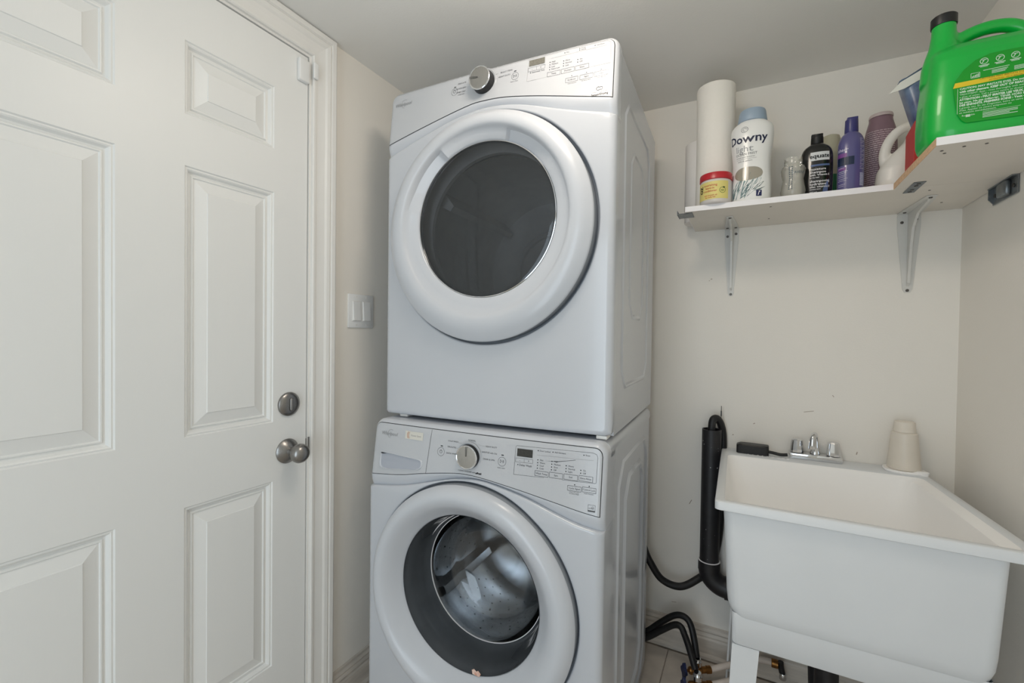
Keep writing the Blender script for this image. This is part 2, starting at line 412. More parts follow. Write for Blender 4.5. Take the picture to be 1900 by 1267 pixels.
# ------------------------------------------------------------------ washer and dryer
AX, AY, ROT, WD = -.304, 1.15, rad(2.38), .725
def bow(s): return .008*((s-.355)/.355)**2
class Front:
    def __init__(f, base, s2, pb, ztop, zbot, rt):
        f.base, f.s2t, f.pbt, f.ztop, f.zbot, f.rt = base, s2, pb, ztop, zbot, rt
    def s2(f, s): return sinterp(f.s2t, s)
    def pb(f, s): return sinterp(f.pbt, s)
    def top(f, s, inset=0.0):
        r = max(f.rt-inset, .006); d = min(s, WD-s)-inset; z = f.ztop-inset
        if d < r:
            q = max(0.0, r*r-(r-max(d, 0))**2); z -= r-math.sqrt(q)
        return z
    def edge(f, d, r=.019):
        if d >= r: return 0.0
        d = max(d, 0.0); return r-math.sqrt(max(0.0, r*r-(r-d)**2))
    def g(f, s, z, lower=False):
        g = interp(f.base, z)-bow(s)
        d = min(s, WD-s)
        if not lower:
            # distance to the rounded outline
            r = f.rt; zc = f.ztop-r
            if z > zc and d < r: dd = r-math.hypot(r-d, z-zc)
            else: dd = min(d, f.ztop-z)
            g -= f.edge(dd)
            a, b = f.s2(s), f.pb(s)
            if z < b: g -= .013*(1-max(0, (z-a)/(b-a)))**1.6
        else:
            g -= f.edge(d)
            g -= f.edge(z-f.zbot, .012)*.8
            t = f.s2(s)-z
            if t < .006: g -= .006-math.sqrt(max(0, .006**2-(.006-t)**2))
        return g
    def pt(f, s, z, off=0.0, lower=False): return (-s, -(f.g(s, z, lower)+off), z)
def mk_svals(): return [0, .0008, .002, .004, .007, .010, .014, .018, .022, .026, .030, .036]+[.036+(WD-.072)*i/44 for i in range(1, 44)]+[WD-v for v in (.036, .030, .026, .022, .018, .014, .010, .007, .004, .002, .0008, 0)]

def build_front(F, root, hole, insert_m, kind):
    sc, zc, R = hole
    # lower panel: rings from the door opening out to the outline
    N = 256
    def inside(s, z):
        if s < 0 or s > WD or z < F.zbot or z > F.s2(min(max(s, 0), WD)): return False
        r = .014
        for cx in (r, WD-r):
            if z < F.zbot+r and (s < r if cx == r else s > WD-r):
                return math.hypot(s-cx, z-F.zbot-r) <= r
        return True
    angs = [2*PI*i/N for i in range(N)]
    for s_, z_ in ((0, F.s2(0)), (WD, F.s2(WD)), (0.004, F.zbot+.004), (WD-.004, F.zbot+.004)): angs.append(math.atan2(z_-zc, s_-sc) % (2*PI))
    angs = sorted(angs)
    rows = []
    ends = []
    for a in angs:
        lo, hi = R, 1.2
        for _ in range(30):
            mdl = (lo+hi)/2
            if inside(sc+mdl*cos(a), zc+mdl*sin(a)): lo = mdl
            else: hi = mdl
        ends.append(max(lo, R+.002))
    ts = [0, .0015, .004, .007]
    fr_ = [i/16 for i in range(1, 14)]
    te = [.034, .028, .022, .017, .013, .009, .006, .004, .002, .0008, 0]
    for mode, val in [('a', t) for t in ts]+[('f', f) for f in fr_]+[('e', t) for t in te]:
        row = []
        for a, L in zip(angs, ends):
            sp = L-R
            if mode == 'a': r = R+min(val, sp*.1*(val/.007))
            elif mode == 'f': r = R+min(.007, sp*.1)+(sp-min(.007, sp*.1)-min(.034, sp*.6))*(val/(14/16))
            else: r = L-min(val, sp*.6*val/.034)
            s, z = sc+r*cos(a), zc+r*sin(a)
            lip = .005-math.sqrt(max(0, .005**2-(.005-min(r-R, .005))**2))
            row.append(F.pt(s, min(z, F.s2(min(max(s, 0), WD))), -lip, True))
        rows.append(row)
    inner = [(x, y+.016, z) for x, y, z in rows[0]]
    outer = [(x, .012, z) for x, y, z in rows[-1]]
    MB().grid([inner]+rows+[outer], True).obj('front_panel', M['enamel'], root, smooth=50)
    MB().grid([[(x, y+.001, z) for x, y, z in inner], [(-(sc+(R-.02)*cos(a)), -(F.g(sc, zc)-.018), zc+(R-.02)*sin(a)) for a in angs]], True).obj('door_recess', M['seal'], root)
    # fascia
    svals = mk_svals()
    rows = []
    tt = [0, .02, .06, .12, .2, .3, .4, .5, .6, .7, .8, .9, 1.0]
    for t in tt: rows.append([F.pt(s, F.s2(s)+(F.pb(s)-F.s2(s))*t) for s in svals])
    ups = [.04, .15, .3, .45, .6, .72, .82, .88, .92, .95, .97, .98, .988, .994, .998, 1.0]
    for t in ups: rows.append([F.pt(s, F.pb(s)+(F.top(s)-F.pb(s))*t) for s in svals])
    fa = MB(); low = [(x, y+.018, z-.001) for x, y, z in rows[0]]
    fa.grid([low]+rows+[[(x, .012, z) for x, y, z in rows[-1]]])
    for col in (0, -1):
        fa.grid([[r[col] for r in rows], [(r[col][0], .012, r[col][2]) for r in rows]])
    fa.obj('fascia', M['plastic'], root, smooth=50)
    # control film with its dark outline
    for nm, ins, off, m in (('film_outline', .0095, .0005, M['groove']), ('control_panel', .0112, .0012, insert_m)):
        ss = [ins+(WD-2*ins)*v for v in [0, .002, .005, .009, .014, .02, .027, .035, .045]+[.045+.91*i/50 for i in range(1, 50)]+[.955, .965, .973, .98, .986, .991, .995, .998, 1]]
        rr = []
        dz = .0035 if nm == 'control_panel' else .0016
        for j in range(15):
            t = j/14
            rr.append([F.pt(s, F.pb(s)+dz+(max(F.top(s, ins), F.pb(s)+dz+.01)-F.pb(s)-dz)*t, off) for s in ss])
        cp_ = MB().grid(rr); cp_.obj(nm, m, root, smooth=50)

def cabinet(root, y0, y1, z0, z1, ribs, mname='enamel'):
    m = M[mname]; t = .004
    b = MB().box(-WD+.002, -WD+.006, y0, y1, z0, z1).box(-WD+.006, -.006, y1-t, y1, z0, z1).box(-WD+.006, -.006, y0, y1-t, z1-t, z1).box(-WD+.006, -.006, y0, y1-t, z0, z0+t)
    b.obj('cabinet', m, root, smooth=0)
    # right side with pressed frames
    sp = MB().box(-.006, -.002, y0, y1, z0, z1)
    for (a, b_, c, d, ch, wd, h) in ribs:
        def oct_(i, x):
            A, B, C_, D_ = a+i, b_-i, c+i, d-i; q = max(ch-i*.4, .004)
            return [(x, A+q, C_), (x, B-q, C_), (x, B, C_+q), (x, B, D_-q), (x, B-q, D_), (x, A+q, D_), (x, A, D_-q), (x, A, C_+q)]
        sp.grid([oct_(0, -.0021), oct_(wd*.35, -.002+h), oct_(wd*.65, -.002+h), oct_(wd, -.0021)], True)
    sp.obj('side_panel', m, root, smooth=30)

def dial(root, F, s, z, rb, rf, h, ang):
    y = -F.g(s, z)
    k = bpy.data.objects.new('dial', None); COL.objects.link(k); k.parent = root; k.location = (-s, y-.0012, z)
    MB().lathe([(rb+.005, 0), (rb+.005, .0012), (rb+.0035, .002), (rb+.001, .0012), (rb, .0011)], 64, axis='y', cap1=False).obj('bezel', M['insert'], k)
    MB().lathe([(rb-.001, .0008), (rb-.002, .008), (rf-.0005, h-.004)], 64, axis='y').obj('dial_side', M['dark'], k)
    MB().lathe([(rf-.001, h-.004), (rf+.0006, h-.003), (rf+.0006, h-.001), (rf-.0008, h), (rf-.003, h-.0006)], 64, axis='y', cap1=False).obj('chrome_ring', M['chrome'], k)
    MB().lathe([(rf-.0028, h-.0007), (rf*.5, h+.0004), (0, h+.0006)], 64, axis='y', cap0=False, cap1=False).obj('dial_face', M['knobface'], k)
    I = Ink(lambda u, v: (u, -h-.0012, v))
    dx, dz = cos(ang), sin(ang); px, pz = -dz, dx
    r0, r1 = rf*.12, rf-.002; w_ = .0019
    I.poly([(dx*r1+px*w_, dz*r1+pz*w_), (dx*r0+px*w_*.6, dz*r0+pz*w_*.6), (dx*r0-px*w_*.6, dz*r0-pz*w_*.6), (dx*r1-px*w_, dz*r1-pz*w_)], .0009, False)
    I.obj('pointer', M['groove'], k)

def door_ring(root, F, oc, ic, prof, pockets, nm='door_ring', glass_lip=.004, m='plastic'):
    N = 240; rows = []
    for t, g in prof:
        tt = max(0, min(1, t)); cx = oc[0]+(ic[0]-oc[0])*tt; cz = oc[1]+(ic[1]-oc[1])*tt; r = oc[2]+(ic[2]-oc[2])*tt
        row = []
        for i in range(N):
            a = 2*PI*i/N; gg = g; ad = math.degrees(a)
            for a0, a1, e0, e1 in pockets:
                if a0 <= ad <= a1 and .60 <= t < .995:
                    k = min(1, (ad-a0)/e0)*min(1, (a1-ad)/e1); gg -= .012*k*min(1, (t-.60)/.05)
            row.append((-cx+r*cos(a), -gg, cz+r*sin(a)))
        rows.append(row)
    return MB().grid(rows, True).obj(nm, M[m], root, smooth=35)

# ---- dryer
dr = thing('dryer', 'white front-loading dryer with grey smoked glass door stacked on top', 'dryer', (AX, AY, .985), ROT)
def z_shift(root, dz):
    for o in list(root.children):
        o.location.z -= dz
DF = Front([(0, .045), (1.80, .045), (1.84, .0445), (2.01, .026)],
           [(0, 1.803), (.1345, 1.837), (.2689, 1.8774), (.3662, 1.889), (.45, 1.880), (.496, 1.8703), (.60, 1.839), (.72, 1.800)],
           [(0, 1.838), (.0941, 1.8582), (.2237, 1.8867), (.31, 1.902), (.365, 1.9055), (.4182, 1.9035), (.5807, 1.8686), (.72, 1.835)],
           2.009, .996, .030)
build_front(DF, dr, (.365, 1.547, .3265), M['insert'], 'dryer')
cabinet(dr, .0, .625, .992, 1.984, [(.075, .50, 1.10, 1.90, .05, .016, .004), (.17, .40, 1.30, 1.80, .05, .014, .003)])
for x in (-.05, -.66):
    for y in (.05, .56): MB().lathe([(.018, .985), (.018, .993)], 16, c=(x, y, 0)).obj('foot', M['dark'], dr)
MB().box(-.040, -.012, -.030, .010, .9865, .9955, .002).obj('stacking_clip', M['trim'], dr)
MB().box(-.675, -.645, -.022, .010, .9865, .9955, .002).obj('stacking_clip', M['trim'], dr)
# cavity
MB().lathe([(.33, -.012), (.218, -.014), (.218, -.028), (.27, -.03)], 96, c=(-.365, 0, 1.560), axis='y', cap0=False, cap1=False).obj('bulkhead', M['drumgrey'], dr)
MB().lathe([(.27, -.03), (.285, -.05), (.285, -.50), (.27, -.52), (.16, -.52), (.155, -.512), (.14, -.512), (.135, -.52), (0, -.52)], 96, c=(-.365, 0, 1.500), axis='y', cap0=False, cap1=False).obj('drum', M['drumgrey'], dr)
for a in (20, 140, 260):
    q = MB().prism([(-.022, .0), (-.010, .055), (.010, .055), (.022, 0)], .06, .50, 'y'); o = q.obj('drum_fin', M['drumgrey'], dr)
    o.location = (-.365+.284*cos(rad(a)), 0, 1.500+.284*sin(rad(a))); o.rotation_euler = (0, -rad(a+90)+0, 0)
dd = bpy.data.objects.new('door', None); COL.objects.link(dd); dd.parent = dr
prof = [(0, .058), (.004, .0605), (.012, .0625), (.03, .0645), (.07, .067), (.15, .0735), (.26, .0785), (.38, .081), (.48, .0805), (.55, .078), (.60, .073), (.64, .068), (.80, .0615), (.95, .056), (.985, .053), (1, .049), (1, .036)]
door_ring(dd, DF, (.365, 1.547, .319), (.3655, 1.5705, .2175), prof, [(122, 170, 1.5, 16), (30, 72, 20, 1.5)])
MB().lathe([(.2172, .0505), (.2175, .0525), (.2155, .0530), (.2145, .0515), (.2145, .046)], 128, c=(-.3655, 0, 1.5705), axis='y', cap0=False, cap1=False).obj('glass_trim', M['chrome'], dd)
MB().lathe([(.2165, .046), (.2145, .0475), (.20, .049), (.15, .052), (.08, .054), (0, .0547)], 128, c=(-.3655, 0, 1.5705), axis='y', cap0=False, cap1=False).obj('door_glass', M['glass_smoke'], dd)
MB().lathe([(.3135, .010), (.3180, .014), (.3180, .0585)], 160, c=(-.365, 0, 1.547), axis='y', cap0=False, cap1=False).obj('door_back', M['seal'], dd)
hg = MB()
for a0, a1 in ((-12, -7), (-29, -24)):
    hg.add([( -.365+.3205*cos(rad(a)), -y, 1.60+.3205*sin(rad(a))) for a in (a0, a1) for y in (.042, .060)], [(0, 1, 3, 2)])
# markings on the dryer console; u = -s
I = Ink(lambda u, v: DF.pt(-u, v, .0019)); L_ = Ink(lambda u, v: DF.pt(-u, v, .0019)); B_ = Ink(lambda u, v: DF.pt(-u, v, .0021))
def legend(F, I, B, items):
    for it in items: I.text(*it)
I.text('BULKY ITEMS', -.308, 1.978, .0062); I.text('HEAVY DUTY', -.314, 1.966, .0062); I.text('NORMAL', -.378, 1.9985, .005)
for t, s, z in (('DELICATE', .452, 1.978), ('QUICK DRY', .454, 1.963), ('TIMED DRY', .454, 1.9515)): I.text(t, -s, z, .0062)
I.text('DAMP DRY', -.452, 1.944, .0045)
I.line(-.350, 1.976, -.334, 1.978, .0005); I.line(-.343, 1.963, -.336, 1.9645, .0005)
for s, z in ((.4765, 1.957), (.281, 1.958)): I.ring(-s, z, .0104, .0007)
I.ring(-.4765, 1.9585, .0045, .0009); I.line(-.4765, 1.9585, -.4765, 1.964, .0008)
I.poly([(-.2865, 1.9625), (-.2865, 1.9545), (-.281, 1.9585)], .0008); I.line(-.2785, 1.962, -.2785, 1.955, .0009); I.line(-.276, 1.962, -.276, 1.955, .0009)
I.text('Hold to Start', -.2825, 1.943, .0042)
B_.fill(-.4785, 1.9700, -.4715, 1.9720); B_.fill(-.2845, 1.9712, -.2775, 1.9732)
fr0 = [(-.2445, 1.9335), (-.242, 1.9955), (-.030, 1.9955), (-.020, 1.989), (-.018, 1.9335)]
L_.poly(fr0, .0007)
L_.line(-.178, 1.9825, -.03, 1.9825, .0005)
I.rect(-.242, 1.960, -.194, 1.9705, .0006); I.line(-.218, 1.960, -.218, 1.9705, .0005); I.text('-', -.231, 1.9652, .008); I.text('+', -.206, 1.9652, .008)
B_.dot(-.2345, 1.9555); I.text('Estimated Time', -.2305, 1.9555, .0058, align='LEFT')
for c, (s, z0, names) in enumerate(((.180, 1.972, ('High', 'Medium', 'Low', 'Extra Low')), (.142, 1.9665, ('More', 'Normal', 'Less')), (.1038, 1.961, ('On', 'Off')))):
    for i, nme in enumerate(names): B_.dot(-s, z0-.0068*i, .0013); I.text(nme, -s+.005, z0-.0068*i, .0055, align='LEFT')
for a, b, t in ((.186, .150, 'Temp'), (.147, .112, 'Dryness'), (.109, .074, 'Static')): I.rect(-a, 1.9315+.001, -b, 1.9445, .0006); I.text(t, -(a+b)/2, 1.9387, .0058)
for s, z, t in ((.140, 1.9885, 'Wet'), (.100, 1.9905, 'Drying'), (.100, 1.9860, 'Sensing'), (.060, 1.9885, 'Cool Down')): B_.dot(-s, z, .0012); I.text(t, -s+.004, z, .0042, align='LEFT')
for a, b, t in ((.1342, .1015, 'EcoBoost'), (.096, .062, 'Signal'), (.058, .024, 'Lock')):
    I.rect(-a, 1.9045, -b, 1.9165, .0006); I.text(t, -(a+b)/2, 1.9107, .0055); B_.dot(-(a+b)/2, 1.9205, .0011)
I.text('Hold 3 Seconds', -.1163, 1.9005, .0036); I.text('for Demo Mode', -.079, 1.9005, .0036); I.text('Hold 3 Seconds', -.041, 1.9005, .0036)
B_.text('SensorDrying', -.043, 1.8555, .0078, .00015); I.text('ADVANCED MOISTURE', -.043, 1.8622, .0036); I.ring(-.047, 1.871, .0045, .0014, a0=.5, a1=5.5); I.ring(-.040, 1.871, .0040, .0012, a0=3.6, a1=8.6)
I.obj('printed_legend', M['print'], dr); L_.obj('printed_frame', M['ink_light'], dr); B_.obj('indicator_marks', M['black'], dr)
G_ = Ink(lambda u, v: DF.pt(-u, v, .0022)); G_.text('Whirlpool', -.668, 1.9622, .0155, .0001, shear=.25); G_.ring(-.662, 1.963, .013, .001, a0=1.0, a1=4.6, n=20); G_.obj('brand_mark', M['ink_light'], dr)
D_ = Ink(lambda u, v: DF.pt(-u, v, .0021)); D_.fill(-.240, 1.9745, -.195, 1.9915, 6, 2); D_.obj('display', M['lcd'], dr)
dial(dr, DF, .378, 1.962, .0345, .0322, .030, rad(172))
z_shift(dr, .985)

# ---- washer
WD = .730
wa = thing('washing_machine', 'white front-loading washing machine with clear bowl door under the dryer', 'washing machine', (AX, AY, 0), ROT)
WF = Front([(0, .110), (.78, .110), (.82, .104), (.99, .080)],
           [(0, .777), (.0598, .7855), (.1169, .8008), (.21, .829), (.309, .8490), (.3575, .8520), (.42, .845), (.4884, .8284), (.60, .800), (.727, .782)],
           [(0, .8105), (.0558, .817), (.1186, .8275), (.2109, .8425), (.266, .8502), (.324, .8575), (.37, .861), (.416, .8597), (.5222, .8444), (.61, .828), (.727, .8155)],
           .984, .075, .030)
build_front(WF, wa, (.372, .527, .3165), M['insert'], 'washer')
cabinet(wa, -.035, .60, .02, .946, [(.06, .54, .05, .90, .06, .020, .005), (.145, .46, .11, .84, .06, .026, .007)])
lid = MB()
rr = []
for ins, z in ((0, .944), (0, .958), (.002, .968), (.007, .976), (.016, .981), (.03, .983)):
    rr.append([(-WD+ins, -.030, z), (-ins, -.030, z), (-ins, .605-ins, z), (-WD+ins, .605-ins, z)])
lid.grid(rr, True); lid.fan(rr[-1]); lid.fan(rr[0], True); lid.obj('top_lid', M['enamel'], wa, smooth=35)
MB().box(-WD+.02, -.02, -.09, .56, .02, .075).obj('plinth', M['seal'], wa, smooth=0)
for x in (-.06, -.65):
    for y in (-.03, .53): MB().lathe([(.02, 0), (.02, .012), (.008, .012), (.008, .03)], 16, c=(x, y, 0)).obj('foot', M['dark'], wa)
wd = bpy.data.objects.new('door', None); COL.objects.link(wd); wd.parent = wa
prof = [(0, .118), (.004, .121), (.012, .1235), (.025, .1265), (.06, .133), (.13, .1405), (.22, .146), (.32, .1485), (.42, .147), (.52, .142), (.62, .134), (.72, .124), (.82, .113), (.92, .102), (.98, .096), (1, .092), (1, .075)]
door_ring(wd, WF, (.372, .527, .312), (.380, .530, .217), prof, [])
cb = (-.380, 0, .530)
MB().lathe([(.306, .075), (.3108, .080), (.3108, .1185)], 160, c=(-.372, 0, .527), axis='y', cap0=False, cap1=False).obj('door_back', M['seal'], wd)
MB().lathe([(.2165, .095), (.2165, .088), (.212, .080), (.207, .050), (.202, .020), (.196, -.005), (.190, -.012)], 128, c=cb, axis='y', cap0=False, cap1=False).obj('inner_ring', M['darkgloss'], wd)
MB().lathe([(.1905, -.009), (.1905, -.006), (.1885, -.006), (.1885, -.009)], 128, c=cb, axis='y', cap0=False, cap1=False).obj('bright_rim', M['edgeband'], wd)
MB().lathe([(.189, -.010), (.187, -.020), (.182, -.040), (.172, -.062), (.158, -.080), (.137, -.096), (.105, -.108), (.06, -.115), (0, -.117)], 128, c=cb, axis='y', cap0=False, cap1=False).lathe(
    [(.189, -.010), (.183, -.016), (.178, -.032), (.173, -.038), (.171, -.052), (.160, -.066), (.152, -.078), (.146, -.080), (.133, -.090), (.103, -.102), (.06, -.109), (0, -.111)], 128, c=cb, axis='y', cap0=False, cap1=False).obj('door_bowl', M['glass'], wd)
dc = (-.375, 0, .515)
gs = MB().lathe([(.315, .070), (.245, .060), (.225, .045), (.215, .010), (.222, -.015), (.216, -.030), (.222, -.050), (.245, -.058)], 96, c=dc, axis='y', cap0=False, cap1=False)
gs.obj('rubber_seal', M['seal'], wa)
MB().lathe([(.214, .012), (.2115, .010), (.2115, .006), (.214, .004)], 96, c=dc, axis='y', cap0=False, cap1=False).obj('seal_clamp', M['edgeband'], wa)
MB().lathe([(.232, -.060), (.262, -.066), (.270, -.085), (.270, -.40), (.255, -.42), (.15, -.42), (.13, -.405), (.09, -.40), (0, -.40)], 96, c=dc, axis='y', cap0=False, cap1=False).obj('drum', M['drum'], wa)
for a in (90, 210, 330):
    q = MB().prism([(-.03, .0), (-.012, .05), (.012, .05), (.03, 0)], .09, .40, 'y'); o = q.obj('drum_baffle', M['drum'], wa)
    o.location = (dc[0]+.269*cos(rad(a)), 0, dc[2]+.269*sin(rad(a))); o.rotation_euler = (0, -rad(a+90), 0)
hl = MB()
for k in range(9):
    for a in range(0, 360, 8):
        if any(abs((a-b+180) % 360-180) < 10 for b in (90, 210, 330)): continue
        aa = rad(a+(4 if k % 2 else 0)); y = .11+.034*k; r = .2695; t = .003
        cx, cz = dc[0]+r*cos(aa), dc[2]+r*sin(aa); tx, tz = -sin(aa)*t, cos(aa)*t
        hl.quad((cx+tx, y, cz+tz), (cx, y+t, cz), (cx-tx, y, cz-tz), (cx, y-t, cz))
o = hl.obj('drum_holes', M['black'], wa, smooth=0, fix=False); o['kind'] = 'stuff'
# torn sticker on the lower rim
I = Ink(lambda u, v: (u, -.0965-.0006, v)); I.shape([(-.356, .3185), (-.334, .3165), (-.330, .326), (-.338, .333), (-.343, .329), (-.351, .334), (-.358, .329)]); I.obj('torn_sticker', mat('sticker', (232, 214, 202), .7, rgb2=(205, 130, 100), nscale=90), wd)
# washer console
I = Ink(lambda u, v: WF.pt(-u, v, .0019)); L_ = Ink(lambda u, v: WF.pt(-u, v, .0020)); B_ = Ink(lambda u, v: WF.pt(-u, v, .0021))
for t, s, z in (('COLD WASH', .4321, .9471), ('DELICATES', .4353, .9311), ('QUICK WASH', .4347, .9136), ('NORMAL', .3717, .956), ('HEAVY DUTY', .3111, .9455), ('SANITIZE with Oxi', .3155, .9298), ('DRAIN & SPIN', .3155, .9122)): I.text(t, -s, z, .0058)
I.text('CLEAN WASHER with', -.381, .8725, .0058); B_.text('affresh', -.344, .8720, .0068, .0003, shear=.3)
for a in ((-.415, .946, -.392, .9445), (-.420, .9305, -.414, .930), (-.345, .946, -.331, .9455), (-.352, .950, -.345, .946)): L_.line(*a, .0005)
for s, z in ((.4706, .9145), (.276, .9120)): I.ring(-s, z, .0116, .0007)
I.ring(-.4706, .915, .0042, .0009); I.line(-.4706, .915, -.4706, .9205, .0008)
I.poly([(-.2815, .9167), (-.2815, .9087), (-.276, .9127)], .0008); I.line(-.2735, .9162, -.2735, .9092, .0009); I.line(-.271, .9162, -.271, .9092, .0009)
I.text('Hold to Start', -.277, .8955, .0042)
B_.fill(-.4725, .9295, -.4655, .9318); B_.fill(-.2790, .9277, -.2720, .9300)
I.poly([(-.2401, .8845), (-.2388, .9555), (-.2360, .9580), (-.034, .9622), (-.024, .9590), (-.0215, .9520), (-.0225, .8935), (-.0245, .8911)], .0007)
I.poly([(-.2369, .9168), (-.2366, .9266), (-.1888, .9278), (-.1892, .9181)], .0006); I.line(-.2127, .9175, -.2127, .9272, .0005); I.text('-', -.2250, .9216, .008); I.text('+', -.2004, .9224, .008)
B_.dot(-.2299, .9105); I.text('Delay Wash', -.2262, .9105, .0072, align='LEFT')
for s, z, t in ((.1757, .952, 'Door Locked'), (.1359, .9528, 'Add Garment'), (.056, .9544, 'Rinse')): B_.dot(-s, z, .0014); I.text(t, -s+.004, z, .0053, align='LEFT')
L_.line(-.1786, .9409, -.0311, .9442, .0006, 4)
for s, z0, names in ((.1752, .9291, ('Hot', 'Warm', 'Cool', 'Cold')), (.1373, .93, ('High', 'Medium', 'Slow', 'Off')), (.0994, .9239, ('Heavy', 'Normal', 'Light')), (.0618, .9177, ('On', 'Off'))):
    for i, nme in enumerate(names): B_.dot(-s, z0-.0069*i, .0014); I.text(nme, -s+.0055, z0-.0069*i, .0056, align='LEFT')
for a, b, c, d, t, q in ((.1812, .1451, .8895, .9020, 'Wash Temp', .0062), (.142, .1072, .8902, .9032, 'Spin', .0062), (.104, .0691, .8912, .9040, 'Soil', .0062), (.0659, .0312, .8928, .9052, 'Extra Rinse', .0060), (.0928, .0584, .8662, .8778, 'Cycle Signal', .0058), (.0557, .0218, .8678, .8794, 'Control Lock', .0056)):
    I.rect(-a, c, -b, d, .0008); I.text(t, -(a+b)/2, (c+d)/2, q)
for s, z in ((.0753, .8813), (.0389, .8826)): B_.dot(-s, z, .0014)
I.text('Hold 3 Seconds', -.0758, .8632, .0037); I.text('for Demo Mode', -.0758, .8594, .0037); I.text('Hold 3 Seconds', -.0393, .8645, .0037)
I.rect(-.0393, .8245, -.0219, .8400, .0006); I.fill(-.0393, .8245, -.0219, .8275); I.ring(-.028, .8335, .0028, .0006, n=12); I.line(-.038, .8320, -.026, .8330, .0008)
B_.shape([(-.158, .9287), (-.12, .9310), (-.0763, .9398), (-.0763, .9406), (-.10, .9358), (-.12, .9322)])
I.obj('printed_legend', M['print'], wa); L_.obj('printed_frame', M['ink_light'], wa); B_.obj('indicator_marks', M['black'], wa)
G_ = Ink(lambda u, v: WF.pt(-u, v, .0022)); G_.text('Whirlpool', -.664, .9435, .0150, .0001, shear=.25); G_.ring(-.658, .944, .0125, .0010, a0=1.0, a1=4.6, n=20); G_.obj('brand_mark', M['ink_light'], wa)
D_ = Ink(lambda u, v: WF.pt(-u, v, .0021)); D_.fill(-.234, .9318, -.1905, .9515, 6, 2); D_.obj('display', M['lcd_dark'], wa)
D_ = Ink(lambda u, v: WF.pt(-u, v, .0019)); D_.fill(-.6027, .9364, -.537, .959, 6, 3); D_.obj('energy_sticker', mat('clear_sticker', (214, 212, 204), .3), wa)
D_ = Ink(lambda u, v: WF.pt(-u, v, .0023)); D_.ring(-.580, .948, .0145, .0016, a0=2.45, a1=3.85, n=12); D_.ring(-.575, .948, .0145, .0012, a0=2.45, a1=3.85, n=12); D_.obj('sticker_swoosh', mat('orange_ink', (200, 120, 60), .4), wa)
D_ = Ink(lambda u, v: WF.pt(-u, v, .0023)); D_.text('Power Saver', -.562, .9475, .0072); D_.obj('sticker_text', M['ink_light'], wa)
# dispenser drawer: seam line, raised handle rim, flat face with painted shade
dw = bpy.data.objects.new('detergent_drawer', None); COL.objects.link(dw); dw.parent = wa
D_ = Ink(lambda u, v: WF.pt(-u, v, .0020)); D_.line(-.5078, .9718, -.5167, .8475, .0010, 6); D_.obj('drawer_seam', M['print'], dw)
out = [(-.690, .8885), (-.685, .8890), (-.640, .8875), (-.545, .8825), (-.537, .8805), (-.534, .8745), (-.534, .8650), (-.539, .8575), (-.550, .8525), (-.60, .8475), (-.66, .8415), (-.680, .8425), (-.688, .8470), (-.6905, .8560)]
def P_(p, o): return WF.pt(-p[0], p[1], o)
cx_, cz_ = -.612, .865
rows = []
for k_, off in ((1.035, .0013), (1.01, .0040), (.98, .0042), (.955, .0014)):
    rows.append([P_((cx_+(x-cx_)*k_, cz_+(z-cz_)*k_), off) for x, z in out])
MB().grid(rows, True).obj('handle_rim', M['plastic'], dw, smooth=60)
# flat handle face: the shade of a hollow is put into its darker colour
sc_ = MB(); rr = []
for k_, dep in ((.96, .0014), (.95, .0014), (.6, .0014), (.3, .0014)):
    rr.append([P_((cx_+(x-cx_)*k_, cz_+(z-cz_)*k_), dep) for x, z in out])
sc_.grid(rr, True); sc_.fan(rr[-1]); sc_.obj('handle_shade', mat('hollow_shade', (172, 177, 188), .35), dw, smooth=60)
MB().add([P_((-.687, .8868), .0046), P_((-.664, .8856), .0046), P_((-.680, .8836), .0046), P_((-.6865, .8836), .0046)], [(0, 1, 2, 3)]).obj('handle_gap_shade', M['black'], dw, smooth=0, fix=False)  # flat black patch: shade at the handle's upper corner, painted on
dial(wa, WF, .378, .9129, .0345, .0322, .016, rad(88))

# ------------------------------------------------------------------ shelves
SZ = 1.662; ST = .0165
sh = thing('wall_shelf', 'long white shelf board running along the back wall', 'shelf', (0, 0, 0))
MB().box(-.197, .578, 1.5945, YB-.001, SZ, SZ+ST).obj('board', M['melamine'], sh, smooth=0)
MB().box(-.1972, .342, 1.5935, 1.5945, SZ-.0002, SZ+ST+.0002).obj('edge_band', M['edgeband'], sh, smooth=0)
MB().box(-.1980, -.197, 1.5935, YB-.001, SZ-.0002, SZ+ST+.0002).obj('edge_band', M['edgeband'], sh, smooth=0)
s2 = thing('corner_shelf', 'short white shelf board along the right wall with a raw chipboard edge', 'shelf', (0, 0, 0))
MB().box(.3432, .578, 1.271, 1.5932, SZ, SZ+ST).obj('board', M['melamine'], s2, smooth=0)
MB().box(.342, .3432, 1.271, 1.5932, SZ, SZ+ST).obj('raw_edge', M['chip'], s2, smooth=0)['label'] = 'raw tan chipboard edge'
MB().box(.342, .578, 1.270, 1.271, SZ-.0002, SZ+ST+.0002).obj('edge_band', M['edgeband'], s2, smooth=0)
# screw marks below the boards
for x, y, p in ((.05, 1.64, sh), (.05, 1.80, sh), (.43, 1.64, sh), (.50, 1.80, sh), (.362, 1.31, s2), (.372, 1.33, s2), (.395, 1.30, s2), (.43, 1.30, s2)):
    MB().lathe([(.003, -.0008), (.003, 0.0005)], 8, c=(x, y, SZ)).obj('screw_head', M['screw'], p)
# mending plate under the joint
mp_ = thing('mending_plate', 'flat steel mending plate joining the two shelf boards from below', 'plate', (.385, 1.590, SZ))
b = MB()
b.box(-.013, .013, -.050, .050, -.0022, -.0002, .0008, 1); b.obj('strap', M['zinc'], mp_, smooth=0)
for yy in (-.038, -.018, .018, .038): MB().lathe([(.0045, -.0034), (.0045, -.0022)], 12, c=(0, yy, 0)).obj('screw', M['screw'], mp_)
